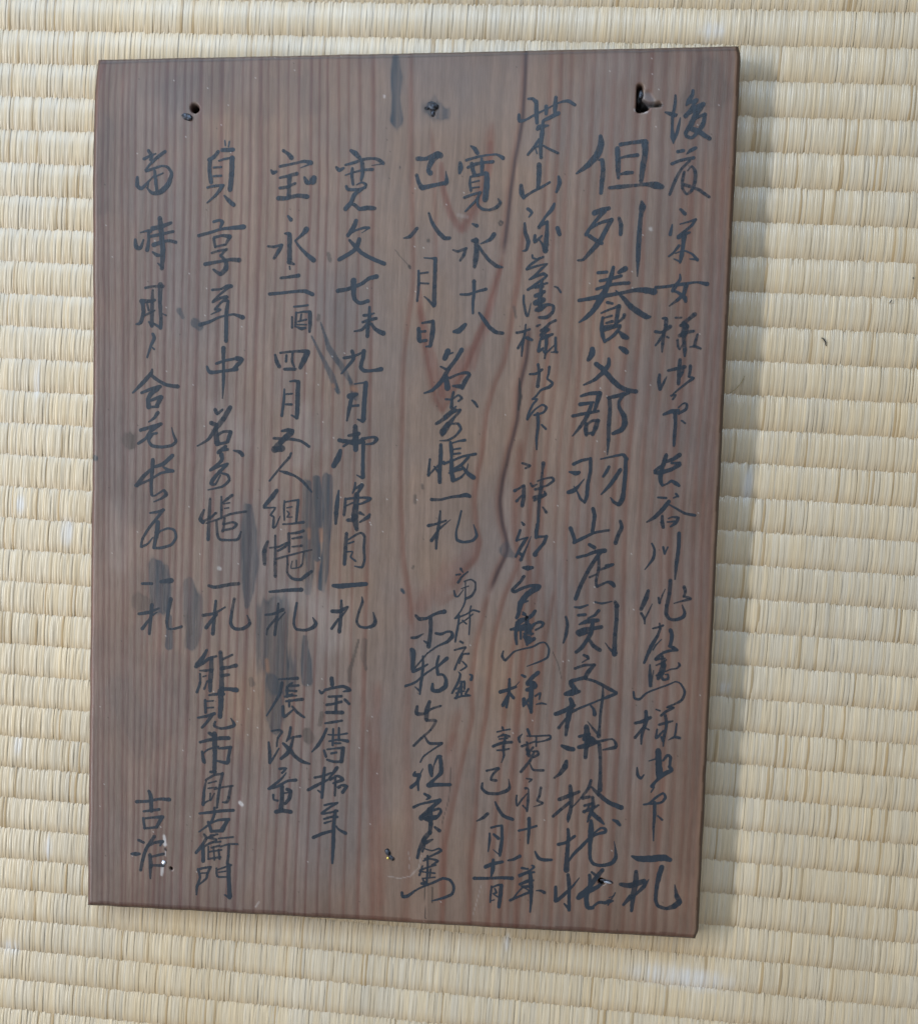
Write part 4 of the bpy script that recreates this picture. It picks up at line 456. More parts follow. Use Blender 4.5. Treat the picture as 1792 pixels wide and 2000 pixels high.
RINGS = """3.1 0.68:0.09,-11.75 0.85,53.21 1.85,203.00 2.69,298.19 2.84,376.09 2.45,408.21
3.1 0.65:1.99,-11.70 2.76,53.23 3.80,202.96 4.92,298.10 5.33,375.96 4.95,408.07
4.5 1.09:4.36,-11.65 5.15,53.25 6.73,202.90 7.38,298.01 7.82,375.82 7.46,407.92
3.1 0.93:6.73,-11.60 7.54,53.27 8.92,202.86 10.10,297.91 10.81,375.67 10.46,407.74
3.1 0.68:9.81,-11.53 10.64,53.30 11.60,202.81 12.81,297.81 13.30,375.54 12.96,407.60
4.5 1.11:13.12,-11.46 13.98,53.33 15.73,202.73 16.74,297.66 17.28,375.33 16.95,407.36
4.2 0.73:15.72,-11.40 16.60,53.36 17.67,202.69 18.96,297.57 19.26,375.22 18.94,407.24
3.9 1.05:19.02,-11.33 19.93,53.39 21.55,202.62 22.39,297.45 22.73,375.04 22.43,407.04
4.4 0.66:23.73,-11.23 24.68,53.44 25.18,202.55 25.33,297.33 24.71,374.94 24.42,406.92
4.0 0.92:26.78,-11.16 27.76,53.47 27.60,202.50 28.03,297.23 27.19,374.81 26.91,406.78
3.7 0.66:29.60,-11.10 30.60,53.49 31.23,202.43 30.96,297.12 30.16,374.65 29.88,406.60
6.0 1.20:33.35,-11.02 34.39,53.53 34.12,202.38 33.90,297.01 32.87,374.51 32.61,406.44
4.5 0.96:37.10,-10.93 38.17,53.56 38.22,202.30 37.07,296.89 35.59,374.36 35.34,406.28
4.4 0.92:41.54,-10.83 42.41,53.60 41.11,202.24 39.99,296.78 37.80,374.25 37.56,406.15
3.9 0.86:44.58,-10.77 45.47,53.63 44.23,202.18 43.16,296.66 41.25,374.07 41.03,405.95
6.0 1.20:48.78,-10.68 49.71,53.67 48.31,202.10 47.54,296.50 45.67,373.83 45.47,405.68
2.8 0.99:53.66,-10.57 54.64,53.72 53.58,202.00 52.39,296.32 50.34,373.59 50.15,405.41
6.0 1.20:58.31,-10.47 59.32,53.76 57.89,201.92 56.51,296.16 54.25,373.38 54.09,405.18
4.7 0.73:63.18,-10.36 64.23,53.81 62.90,201.82 61.59,295.97 59.15,373.12 59.00,404.89
3.1 0.99:67.58,-10.26 68.67,53.85 67.19,201.74 65.93,295.81 63.54,372.89 63.41,404.63
3.4 1.07:71.28,-10.18 72.40,53.89 71.23,201.66 69.79,295.66 67.44,372.69 67.32,404.40
6.0 1.20:75.89,-10.08 77.05,53.93 75.51,201.58 74.12,295.50 71.57,372.47 71.48,404.15
2.8 0.74:79.12,-10.01 80.30,53.96 79.54,201.50 77.96,295.35 75.70,372.25 75.63,403.91
3.9 0.76:83.72,-9.91 84.94,54.01 84.04,201.41 82.76,295.17 80.55,372.00 80.50,403.62
3.1 0.89:88.08,-9.81 89.34,54.05 88.29,201.33 87.55,294.99 85.39,371.74 85.36,403.34
4.1 1.15:92.90,-9.71 94.19,54.10 93.72,201.22 92.09,294.82 89.74,371.51 89.72,403.08
4.2 1.19:98.39,-9.59 99.73,54.15 98.42,201.13 97.34,294.62 95.05,371.23 95.05,402.77
3.3 1.19:102.04,-9.50 103.41,54.18 103.12,201.04 101.86,294.45 99.86,370.98 99.88,402.48
3.5 1.17:105.69,-9.42 107.09,54.22 107.35,200.96 106.37,294.28 104.91,370.72 104.95,402.19
4.3 0.78:110.70,-9.31 112.14,54.27 112.03,200.87 111.83,294.08 110.42,370.42 110.48,401.86
3.6 0.69:115.01,-9.22 116.50,54.31 117.17,200.77 117.27,293.87 116.40,370.11 116.49,401.51
4.6 0.81:120.00,-9.11 121.75,54.36 122.53,200.67 123.41,293.64 122.84,369.77 122.96,401.13
6.0 1.20:125.89,-8.98 127.69,54.41 129.51,200.53 129.77,293.40 129.50,369.42 129.65,400.73
7.5 0.60:203.79,-7.27 203.20,57.30 202.49,131.95 197.88,176.66 196.51,212.84 200.58,249.24 199.77,314.03 198.65,384.76 198.24,399.09
6.4 0.94:208.17,-7.17 207.62,57.34 206.96,131.92 202.84,176.59 201.49,212.73 205.12,249.11 204.35,313.84 203.28,384.50 202.88,398.81
7.7 0.55:212.54,-7.07 212.04,57.38 211.42,131.89 207.78,176.51 206.91,212.61 209.66,248.98 208.93,313.64 207.90,384.24 207.51,398.54
6.2 0.48:217.78,-6.96 217.32,57.43 216.76,131.86 213.61,176.43 213.22,212.47 215.09,248.82 214.41,313.41 213.44,383.93 213.06,398.21
6.7 0.79:222.13,-6.86 221.72,57.47 221.21,131.84 218.54,176.35 218.17,212.36 219.61,248.69 218.97,313.22 218.04,383.67 217.67,397.93
6.6 0.47:226.70,-6.76 226.11,57.51 225.64,131.81 223.00,176.29 222.88,212.26 224.12,248.55 223.52,313.02 222.64,383.41 222.28,397.66
8.0 0.57:231.04,-6.67 230.49,57.55 230.07,131.78 227.46,176.22 227.37,212.16 228.62,248.42 228.06,312.83 227.23,383.15 226.87,397.39
10.0 0.51:235.80,-6.56 235.30,57.59 234.93,131.75 232.36,176.15 232.29,212.05 233.56,248.28 233.05,312.62 232.26,382.87 231.92,397.09
8.1 0.84:241.42,-6.44 240.97,57.65 240.66,131.72 238.13,176.06 238.09,211.92 239.39,248.11 238.93,312.37 238.20,382.53 237.87,396.74
7.6 0.94:246.81,-6.32 246.19,57.69 245.94,131.69 243.45,175.98 243.43,211.81 244.76,247.95 244.35,312.14 243.67,382.22 243.35,396.41
7.9 0.57:252.84,-6.19 252.27,57.75 252.09,131.65 249.64,175.89 249.65,211.67 251.01,247.76 250.65,311.88 250.04,381.86 249.73,396.03
7.6 0.47:257.56,-6.08 257.04,57.79 256.90,131.63 254.49,175.82 254.53,211.56 255.90,247.62 255.59,311.67 255.03,381.58 254.73,395.74
7.7 0.57:262.27,-5.98 261.80,57.83 261.71,131.60 259.33,175.75 259.40,211.45 260.79,247.48 260.53,311.46 260.01,381.30 259.72,395.44
9.6 0.87:266.34,-5.89 265.68,57.87 265.64,131.57 263.29,175.69 263.37,211.37 264.78,247.36 264.55,311.29 264.08,381.07 263.80,395.20
8.0 0.47:271.04,-5.79 270.42,57.91 270.43,131.55 268.11,175.62 268.22,211.26 269.66,247.22 269.47,311.08 269.04,380.79 268.77,394.91
7.0 0.57:275.72,-5.69 275.16,57.96 275.21,131.52 272.93,175.55 273.06,211.15 274.52,247.07 274.37,310.87 273.99,380.51 273.73,394.61
6.8 0.57:279.13,-5.61 278.59,57.99 278.68,131.50 276.64,175.49 276.79,211.07 278.05,246.97 277.93,310.72 277.59,380.31 277.34,394.40
9.5 0.52:282.74,-5.53 282.02,58.02 282.15,131.48 280.13,175.44 280.30,210.99 281.57,246.87 281.49,310.57 281.18,380.11 280.93,394.18
8 0.9:142.56,-8.61 144.50,54.57 146.83,101.00 143.67,132.29 143.77,166.12 143.77,188.84 145.88,220.85 149.15,236.88 151.04,253.01
7 0.6:152.39,32.78 154.89,54.67 156.82,101.00
9 1.3:192.81,-7.51 191.96,29.01 189.50,46.30 187.91,63.71 186.60,76.82 185.61,86.70
8 1.1:185.61,86.70 184.92,92.20 181.72,103.22 179.41,114.29 176.34,123.19 172.20,134.36 166.91,145.59 161.78,155.97
7 0.8:157.38,48.13 159.09,59.10 162.08,67.90 166.16,75.62
11 0.9:179.17,30.99 178.74,44.01 176.89,54.88 173.24,65.78 167.98,76.29
9 0.9:149.31,107.68 151.55,121.06 154.78,136.71 157.94,150.16 161.33,155.98
8 1.2:194.54,74.68 193.69,87.82 192.98,98.81 191.74,107.63 190.67,115.15 189.30,126.69 188.22,134.25 184.49,143.20 180.89,156.67 179.71,174.67 178.12,181.47 176.77,195.08 178.07,206.41 180.13,213.20 178.54,220.08 173.04,226.62 167.54,234.10
9 1.5:198.42,118.67 197.57,131.97 194.92,145.35 194.52,158.76 192.59,167.75 191.40,172.26 188.72,185.82 187.91,194.87 189.14,203.92 190.98,210.69 192.10,216.58 187.91,226.71 185.01,235.01
9 1.0:185.01,235.01 182.67,246.78 179.88,259.07 178.60,275.30 179.61,291.53 175.86,310.35 172.54,329.28 168.58,350.73 169.19,398.41
8 1.1:196.65,167.69 194.94,194.74 194.98,208.33 197.73,221.45 191.51,238.05 187.22,258.84 186.41,275.03 185.60,291.30 183.03,310.06 182.44,333.54 180.63,361.98 181.84,397.66
8 0.9:203.29,176.58 201.71,194.62 201.04,212.74 202.82,224.06 199.87,242.39 196.07,263.17 193.64,291.00 191.99,328.41 190.38,361.48 189.78,397.20
8 0.9:207.78,176.51 206.22,194.54 205.56,212.64 206.44,223.97 204.50,244.55 201.26,267.61 199.37,290.78 197.52,328.16 195.48,361.21 194.90,396.90
7 0.8:214.02,232.88 210.37,255.83 207.61,278.92 205.75,302.14 203.38,337.27 201.92,372.71 201.86,396.49
16 0.5:136.35,276.76 136.32,316.71 138.04,352.24 141.08,400.06
9 0.7:132.59,293.30 133.86,321.55 135.13,350.00 137.03,400.30
14 0.45:151.04,253.01 150.35,276.27 150.04,304.37 152.29,339.67 151.74,399.43
10 0.6:174.20,227.05 169.92,236.33 163.20,242.27
12 0.5:173.92,287.08 170.91,301.20 167.74,310.69"""
STAINS = """r 0.4 .9:148.88,101.00,1.82 150.36,112.13,2.73 152.99,123.29,3.64 155.62,134.46,5.01 158.48,145.66,5.47 160.79,153.50,3.65
r 0.4 .9:184.92,92.20,2.02 182.62,103.22,2.69 179.41,114.29,3.38 175.74,125.42,4.97 171.52,134.36,7.70 165.81,139.99,8.18 161.94,146.75,5.47
r 0.5 .8:157.38,48.13,1.80 158.63,59.09,2.70 162.15,70.10,3.15 166.39,75.84,3.60
r 0.5 .8:178.58,39.66,2.23 178.52,50.54,2.68 176.37,59.24,3.13 172.45,69.07,4.04 167.97,75.85,3.60
r 0.8 .6:178.31,213.24,4.11 175.11,220.16,7.78 167.32,227.22,9.19 160.67,235.43,9.23 153.96,242.52,6.02
r 0.8 .4:149.22,239.19,11.59 154.21,250.60,13.91
r 0.8 .45:170.91,301.20,3.71 168.51,320.05,6.05 167.88,343.66,3.74 168.49,376.90,3.29
r 0.8 .4:136.42,311.99,4.71 138.84,330.80,6.13 140.33,349.75,6.14 140.21,378.45,4.75
o 0.9 .12:177.87,321.99,3.25 178.91,352.59,3.73
b 0.5 .75:135.70,2.50,2.71 136.39,10.76,4.97 136.20,19.46,3.62 136.59,24.92,4.52 136.93,28.85,5.88
b 0.4 .5:150.57,25.13,3.15 152.80,24.52,7.64 157.58,26.76,5.83
b 0.35 .55:101.17,188.42,3.28 101.95,201.06,5.17 101.82,214.93,5.18 103.51,226.48,3.77 102.36,236.96,3.30
b 0.35 .55:105.33,186.05,3.28 106.64,200.97,5.16 106.05,214.83,3.76 106.69,221.76,3.76
b 0.35 .6:110.48,185.97,4.67 110.86,200.89,4.68 110.51,214.74,3.75 109.22,228.66,4.70 108.44,235.18,3.30
b 0.25 .5:87.18,246.71,14.27 87.52,261.95,15.72 88.93,271.31,15.74 90.99,278.32,14.31
b 0.25 .5:86.70,278.46,7.17 87.87,287.88,8.61 88.51,294.96,8.13 89.12,300.86,4.79
b 0.3 .6:101.45,258.00,1.89 102.18,268.53,5.22 102.88,277.91,5.22
b 0.3 .6:73.80,199.29,3.32 74.99,210.87,7.61 75.28,224.83,7.14 74.81,236.52,4.77 74.51,244.73,1.91
b 0.3 .55:31.60,227.05,7.27 32.46,235.27,9.70 33.57,244.68,9.71
b 0.4 .6:35.74,228.12,3.39 37.34,237.50,3.39 37.00,246.95,2.91
g 0.4 .6:23.83,243.76,7.31 26.77,244.87,7.30
b 0.3 .55:46.96,234.90,4.82 49.53,244.24,8.20 50.66,253.64,7.24 48.41,263.17,4.35
g 0.3 .5:46.76,251.39,3.38 47.83,257.27,2.90
b 0.3 .6:38.03,250.46,2.42 38.25,263.96,3.89
g 0.4 .8:17.95,170.02,7.25 18.95,171.87,4.35
b 0.4 .7:47.77,116.88,3.79 50.17,118.69,3.32
b 0.4 .7:40.55,111.43,2.14 42.27,114.61,1.43
g 0.3 .6:108.15,86.45,1.61 108.92,89.36,1.85
g 0.3 .7:104.45,113.57,1.39 104.26,115.37,1.62
g 0.3 .7:99.72,53.71,2.07 100.67,55.04,2.07
b 0.4 .7:105.45,116.72,0.70 109.45,127.98,1.85 114.74,135.17,2.32 119.56,142.37,1.85 121.60,149.37,2.78
b 0.4 .7:101.42,122.59,0.70 107.27,133.64,1.63 111.66,141.53,2.55 114.13,147.40,1.86
o 1.1 .8:120.57,145.53,2.78 121.52,146.43,1.85
o 1.1 .6:111.73,144.24,1.39 112.22,145.15,0.93
o 1.1 .5:102.15,209.14,1.88 102.47,212.60,1.41
o 1.1 .6:107.78,209.02,1.64 108.14,213.86,1.41
o 1.1 .6:84.11,269.12,1.67 84.69,273.81,1.67
g 0.3 .7:103.46,301.49,3.81 104.48,304.29,5.24
g 0.3 .7:110.37,292.72,2.13 109.55,297.94,1.90
g 0.3 .6:129.28,258.78,2.34 128.99,265.32,2.58 130.11,271.82,1.41
g 0.3 .7:126.45,258.40,0.94 124.33,266.64,1.18 122.61,272.54,1.88 122.74,277.69,1.41
b 0.3 .7:150.87,262.76,2.09 151.59,271.11,2.09
g 0.3 .7:150.11,192.83,1.15 150.21,196.02,1.38
g 0.3 .7:153.19,188.23,1.15 153.46,189.59,1.15
g 0.3 .7:150.39,224.42,0.93 149.96,225.35,0.93
b 0.3 .9:145.39,235.14,1.39 146.36,236.50,1.16
d 0.3 .8:183.36,73.74,0.67 183.99,72.65,0.67 184.91,73.31,0.67 184.51,74.62,0.67 183.61,74.40,0.67
g 0.3 .8:152.56,80.84,1.36 152.57,81.29,1.36
d 0.3 .8:139.13,49.25,0.68 139.14,49.69,0.68
d 0.3 .6:137.68,84.77,0.23 141.22,88.77,0.34 144.51,92.11,0.46
d 0.3 .8:144.51,92.11,1.14 144.76,92.78,1.14
b 0.3 .9:1.32,177.94,2.92 1.81,178.40,2.92
d 0.3 .6:214.00,261.45,0.34 216.71,267.10,0.34 218.32,273.48,0.23
g 0.3 .6:191.15,109.84,1.34 192.21,114.26,0.90
d 0.3 .9:194.54,140.89,0.67 195.50,148.69,1.35 194.80,154.28,0.90
b 0.4 .5:190.96,216.38,5.46 194.45,218.57,2.27
d 0.3 .8:160.07,370.67,0.35 160.54,385.72,0.24
d 0.3 .8:163.36,370.74,0.47 163.60,378.13,0.24
d 0.3 .6:170.22,315.28,0.35 169.75,329.41,0.35 166.87,341.35,0.23
w 0.3 .25:151.80,354.42,0.24 152.90,359.60,0.24 152.31,363.45,0.24
w 0.3 .3:157.98,356.49,0.23 156.97,362.01,0.35 153.10,366.27,0.35 148.42,367.47,0.35 142.96,366.80,0.24
w 0.3 .25:185.76,368.83,0.23 183.72,377.26,0.23 182.29,383.30,0.23
w 0.3 .9:37.22,353.08,1.23 37.78,357.19,1.48
w 0.3 .9:36.71,367.47,1.23 36.28,371.40,1.23
w 0.3 .7:38.08,360.58,0.49 37.86,362.54,0.49
d 0.3 .9:37.81,359.13,0.98 38.31,359.84,0.98
d 0.3 1:40.66,368.24,1.23 40.91,368.47,0.98
w 0.5 .8:73.01,335.69,1.45 74.00,336.61,1.45
d 0.5 .8:73.51,336.15,0.36 73.75,336.14,0.36
w 0.4 .5:248.76,76.49,1.52 249.00,76.93,1.09
w 0.4 .6:61.00,227.51,1.68 61.49,227.73,1.44
w 0.5 .5:131.20,18.73,0.91 131.22,19.16,0.91
w 0.8 .14:165.52,70.12,1.35 169.38,71.02,1.35
w 0.5 .6:240.04,26.29,1.30 244.85,27.22,1.08
w 0.5 .5:81.31,384.57,0.49 82.95,382.05,0.49
d 0.3 .8:250.33,24.11,1.94 250.77,24.33,1.73
g 0.5 .3:260.53,25.76,6.46 269.49,11.06,12.84 274.17,19.61,12.83
b 0.6 .22:3.69,30.73,11.92 2.68,46.46,9.56 4.09,64.55,9.58
b 0.6 .2:25.18,202.55,16.94 15.36,193.37,14.56
b 0.6 .15:38.95,15.64,18.78 97.02,18.82,18.37
b 0.6 .15:73.16,319.38,14.49 38.39,272.98,14.59
b 0.6 .22:26.73,309.30,14.73 14.13,285.75,12.29
g 0.4 .6:77.12,278.32,2.40 77.64,280.19,2.88
g 0.4 .5:55.57,351.46,3.42 54.71,344.25,2.44
w 1.5 .13:98.02,155.28,7.01 100.69,168.94,11.70 96.23,178.17,7.04
w 1.5 .16:92.93,238.38,9.48 102.44,240.46,11.81 112.05,247.18,14.13 114.70,258.77,11.78
w 1.5 .12:11.81,200.46,7.30 13.24,216.88,9.75 13.85,226.29,7.32
w 1.5 .10:57.97,155.69,9.50 70.10,169.34,9.47
w 1.5 .10:226.15,5.99,13.06 234.88,7.22,13.01"""

board = bpy.data.objects.new("inscribed_board", None)
link(board)
tag(board, "old dark cedar board covered in columns of brush-written Japanese characters, lying on the tatami mat", "wooden board")
board.matrix_world = Matrix(((CA, -SA, 0, BX / 1000), (SA, CA, 0, BY / 1000), (0, 0, 1, 0), (0, 0, 0, 1)))

STEP = 0.5
nu = int(BW / STEP) + 1; nv = int(BH / STEP) + 1
us = np.linspace(0, BW, nu); vs = np.linspace(0, BH, nv)
U, Vv = np.meshgrid(us, vs)          # rows run down the board
# uneven outline
ledge = 1.4 * np.exp(-(Vv / 9.0) ** 1.2) - 1.0 * np.exp(-((Vv - 45) / 60.0) ** 2) + (noise2(Vv * 0 + 3, Vv, 9, 14, 71) - .5) * 0.5
redge = -1.1 * np.exp(-(Vv / 3.0) ** 2) + (noise2(Vv * 0 + 8, Vv, 14, 10, 72) - .5) * 0.35 - 1.2 * np.exp(-((BH - Vv) / 2.5) ** 2)
tedge = (noise2(U, U * 0 + 2, 7, 9, 73) - .5) * 0.45
bedge = (noise2(U, U * 0 + 5, 7, 9, 74) - .5) * 0.5
fu = U / BW; fv = Vv / BH
Xg = U + ledge * (1 - fu) ** 8 + redge * fu ** 8
Yg = Vv + tedge * (1 - fv) ** 10 + bedge * fv ** 10

rings = np.zeros_like(U)
resin = np.zeros_like(U)
for li, l in enumerate(RINGS.strip().splitlines()):
    h, p = l.split(':')
    w, s = map(float, h.split()); w *= 0.205
    P = np.array([[float(t) for t in q.split(',')[:2]] for q in p.split()])
    P = P[np.argsort(P[:, 1])]
    y = np.linspace(P[0, 1], P[-1, 1], 200)
    x = np.interp(y, P[:, 1], P[:, 0])
    kk = np.exp(-np.linspace(-2, 2, 13) ** 2); kk /= kk.sum()
    xp = np.concatenate([np.full(6, x[0]), x, np.full(6, x[-1])]) + 0
    x = np.convolve(xp, kk, 'valid')
    x = x + (noise2(y, y * 0 + li * 3.7, 26, 9, 100) - .5) * (0.5 if P[0, 0] < 140 else 1.1)
    xl = np.interp(vs, y, x)[:, None]
    slope = np.gradient(x, y)
    sl = np.interp(vs, y, slope)[:, None]
    d = (U - xl) / np.sqrt(1 + sl ** 2)
    fade = np.clip((Vv - P[0, 1]) / 6 + 0.2, 0, 1) * np.clip((P[-1, 1] - Vv) / 6 + 0.2, 0, 1)
    fade = np.where((Vv < P[0, 1] - 1) & (P[0, 1] > 3), 0, fade)
    wl = w * (0.8 + 0.5 * noise2(Vv, Vv * 0 + li * 5.1, 35, 9, 55))
    prof = np.where(d > 0, np.exp(-(d / (wl * 0.42)) ** 2), np.exp(-(d / (wl * 0.9)) ** 2))
    st = s * fade * (0.65 + 0.6 * noise2(Vv + U * .1, Vv * 0 + li * 2.3, 28, 9, 66))
    rings = rings + prof * st
    if s >= 1.25 and P[0, 0] > 150: resin = np.maximum(resin, np.exp(-(d / (wl * 0.45)) ** 2) * fade)
rings = 1 - np.exp(-rings * np.where(U < 120, 1.7, 1.5))
# fine minor lines
fine = noise2(U + (noise2(U, Vv, 60, 90, 3) - .5) * 10, Vv, 1.0, 70, 21, 1) * .65 + noise2(U, Vv, 3.1, 90, 27, 2) * .35
broad = noise2(U, Vv, 16, 70, 22)
blot = noise2(U, Vv, 11, 17, 23, 4)
basec = np.array([0.182, 0.132, 0.108])
c = basec[None, None] * (0.71 + 0.42 * fine + 0.22 * (broad - .3))[..., None]
c = c * (0.84 + 0.32 * blot)[..., None]
warmth = noise2(U, Vv, 34, 60, 91, 3)[..., None] - .5
c = c * (1 + warmth * np.array([0.30, 0.06, -0.30]))
grey = np.clip(noise2(U, Vv, 30, 45, 24, 4) - 0.42, 0, 1)[..., None] * 1.6      # grey bloom
c = c * (1 - grey * 0.5) + np.array([0.120, 0.122, 0.134]) * grey * 0.5
kz = np.clip((U - 90) / 60, 0, 1)[..., None]
ringcol = np.array([0.60, 0.40, 0.42]) * (1 - kz) + np.array([0.72, 0.44, 0.38]) * kz
c = c * (1 - rings[..., None] * (1 - ringcol) * 0.95)
c = c * (1 - resin[..., None] * np.array([0.68, 0.66, 0.55]))
# smudges, spills, scratches
pal = {'b': (0.021, 0.033, 0.048), 'g': (0.050, 0.040, 0.036), 'o': (0.24, 0.12, 0.07), 'd': (0.012, 0.012, 0.014), 'w': (0.55, 0.55, 0.56)}


def sdist(pts):
    best = np.full(U.shape, 1e9); 
    for (x0, y0, w0), (x1, y1, w1) in zip(pts[:-1], pts[1:]):
        wx = max(w0, w1) + 3
        iu0 = max(0, int((min(x0, x1) - wx) / STEP)); iu1 = min(nu, int((max(x0, x1) + wx) / STEP) + 2)
        iv0 = max(0, int((min(y0, y1) - wx) / STEP)); iv1 = min(nv, int((max(y0, y1) + wx) / STEP) + 2)
        uu = U[iv0:iv1, iu0:iu1]; vv = Vv[iv0:iv1, iu0:iu1]
        L = max((x1 - x0) ** 2 + (y1 - y0) ** 2, 1e-6)
        t = np.clip(((uu - x0) * (x1 - x0) + (vv - y0) * (y1 - y0)) / L, 0, 1)
        d = np.hypot(uu - x0 - t * (x1 - x0), vv - y0 - t * (y1 - y0)) / ((w0 + (w1 - w0) * t) / 2 + 0.05)
        best[iv0:iv1, iu0:iu1] = np.minimum(best[iv0:iv1, iu0:iu1], d)
    return best


wob = (noise2(U, Vv, 3, 12, 31) - .5)
streak = noise2(U, Vv, 1.2, 40, 33, 2)
for l in STAINS.strip().splitlines():
    h, p = l.split(':')
    kind, soft, al = h.split(); soft = float(soft); al = float(al) * (1.28 if kind in 'b' and float(al) > 0.3 else 1)
    if kind == 'w': al *= 0.75
    pts = [tuple(float(t) for t in q.split(',')) for q in p.split()]
    d = sdist(pts)
    big = max(q[2] for q in pts) > 1.8
    if big: d = d * (1 + wob * 0.5 + (streak - .5) * 0.7)
    m = 1 / (1 + np.exp((d - 1) / (soft * 0.22 + 0.02)))
    if big and kind in 'bg':
        m = m * (0.35 + 1.05 * streak) * (1 + 0.35 * np.exp(-((d - 0.88) / 0.12) ** 2))
    m = np.clip(m * al, 0, 1)[..., None]
    if kind == 'r':
        c = c * (1 - m * (1 - np.array([0.90, 0.69, 0.67])))
        continue
    c = c * (1 - m) + np.array(pal[kind]) * (0.85 + 0.5 * (fine[..., None] - .3)) * m
# pale dust specks
sp = rng.random(U.shape)
spm = (sp > 0.9996) & (noise2(U, Vv, 40, 40, 44) > 0.42)
c[spm] = c[spm] * 0.5 + 0.28
sp2 = (sp < 0.00025)
c[sp2] *= 0.35

dl = U; dr = BW - U; dt = Vv; db = BH - Vv
dm = np.minimum(np.minimum(dl * 1.1, dr), np.minimum(dt * 1.3, db * 1.3))
edge = np.clip(1 - dm / 2.6, 0, 1)
worn = np.clip(1 - np.abs(np.minimum(dr, dl * 1.6) - 1.9) / 1.5, 0, 1) * (0.4 + 0.6 * noise2(U, Vv, 8, 26, 45))
worn = worn * (dr < 20)
c = c * (1 - worn[..., None] * .6) + np.array([0.36, 0.24, 0.16]) * worn[..., None] * .6
rim_dark = np.clip(1 - dm / 1.3, 0, 1)[..., None]  # darker brown along the board's rim
c = c * (1 - rim_dark * np.array([.62, .66, .70]))
wv = (noise2(U, Vv, 14, 14, 81) - .5)
age = np.exp(-np.minimum(np.minimum(dl, dr), np.minimum(dt * 1.5, db)) / 16) * (0.5 + noise2(U, Vv, 30, 30, 92))
c = c * (1 - age[..., None] * np.array([0.20, 0.26, 0.28]))
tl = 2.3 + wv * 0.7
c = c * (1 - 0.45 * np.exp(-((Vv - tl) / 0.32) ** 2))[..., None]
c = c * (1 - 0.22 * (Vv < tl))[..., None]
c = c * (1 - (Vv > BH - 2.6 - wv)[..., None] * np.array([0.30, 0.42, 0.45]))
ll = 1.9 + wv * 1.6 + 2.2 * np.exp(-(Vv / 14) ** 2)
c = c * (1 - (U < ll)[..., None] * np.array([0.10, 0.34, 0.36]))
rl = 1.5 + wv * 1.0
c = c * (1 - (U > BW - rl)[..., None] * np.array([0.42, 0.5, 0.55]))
c = np.clip(c, 0.004, 0.8)

Z = np.full(U.shape, TOP)
Z -= 1.9 * edge ** 2.2
Z += (noise2(U, Vv, 60, 90, 46) - .5) * 0.25
Z += -(fine - .5) * 0.02
HOLES = [([(241.58, 16.93), (241.55, 21.19), (241.54, 25.89)], 2.0, 5, 0), ([(242.06, 22.91), (246.01, 24.25), (250.11, 24.10)], 1.7, 3.2, 0),
         ([(241.97, 25.90), (244.75, 25.08)], 2.4, 6, 0), ([(46.34, 22.65), (46.43, 22.76)], 3.0, 8, 1),
         ([(239.50, 364.10), (239.96, 364.31)], 2.2, 6, 1), ([(40.66, 368.24), (40.91, 368.47)], 1.0, 3, 1)]
for pts, w, dep, rnd in HOLES:
    d = sdist([(a[0], a[1], w) for a in pts])
    if not rnd: d = d * (1 + wob * 0.9)
    m = 1 / (1 + np.exp((d - 1) / 0.10))
    Z = Z - dep * m
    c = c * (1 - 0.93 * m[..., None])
# faint chisel flake beside the large hole
d = sdist([(244.58, 21.24) + (5.0,), (246.38, 22.76) + (3.6,)]); m = 1 / (1 + np.exp((d - 1) / 0.08)); Z -= 0.5 * m; c = c * (1 - .5 * m[..., None]) + np.array([.10, .11, .13]) * .5 * m[..., None]

TH = TOP - 1.3
front = np.stack([Xg, -Yg, Z], -1).reshape(-1, 3)
idx = np.arange(nu * nv).reshape(nv, nu)
F = np.stack([idx[:-1, :-1], idx[1:, :-1], idx[1:, 1:], idx[:-1, 1:]], -1).reshape(-1, 4)
loop = np.concatenate([idx[0, :-1], idx[:-1, -1], idx[-1, :0:-1], idx[:0:-1, 0]])
m = len(loop)
side = [front]; cols = [c.reshape(-1, 3)]
prev = loop; Fs = [F]; off = len(front)
for zz in (TOP - 6, 1.3):
    s = front[loop].copy(); s[:, 2] = zz
    side.append(s); cc_ = np.tile(np.array([0.12, 0.075, 0.055]), (m, 1)) * rng.uniform(.8, 1.2, (m, 1)); cols.append(cc_)
    cur = off + np.arange(m)
    Fs.append(np.stack([prev, np.roll(prev, -1), np.roll(cur, -1), cur], -1))
    prev = cur; off += m
cen = np.array([[BW / 2, -BH / 2, 1.3]])
bot4 = [off]
side.append(cen); cols.append(np.array([[0.12, .08, .06]]))
tri = np.stack([prev, np.roll(prev, -1), np.full(m, off)], -1)
V = np.concatenate(side) / 1000.0
me = bpy.data.meshes.new("plank")
q4 = np.concatenate(Fs)
allv = np.concatenate([q4.ravel(), tri.ravel()]).astype(np.int32)
tot = np.concatenate([np.full(len(q4), 4), np.full(len(tri), 3)]).astype(np.int32)
st = np.concatenate([[0], np.cumsum(tot)[:-1]]).astype(np.int32)
me.vertices.add(len(V)); me.vertices.foreach_set('co', V.astype(np.float32).ravel())
me.loops.add(len(allv)); me.loops.foreach_set('vertex_index', allv)
me.polygons.add(len(tot)); me.polygons.foreach_set('loop_start', st); me.polygons.foreach_set('loop_total', tot)
me.update(calc_edges=True)
sm = np.ones(len(tot), bool); sm[len(F):] = False
me.polygons.foreach_set('use_smooth', sm)
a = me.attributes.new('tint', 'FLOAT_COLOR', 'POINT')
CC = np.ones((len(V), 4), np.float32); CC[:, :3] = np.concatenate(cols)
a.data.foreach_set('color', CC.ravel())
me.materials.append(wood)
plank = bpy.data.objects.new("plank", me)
link(plank, board)


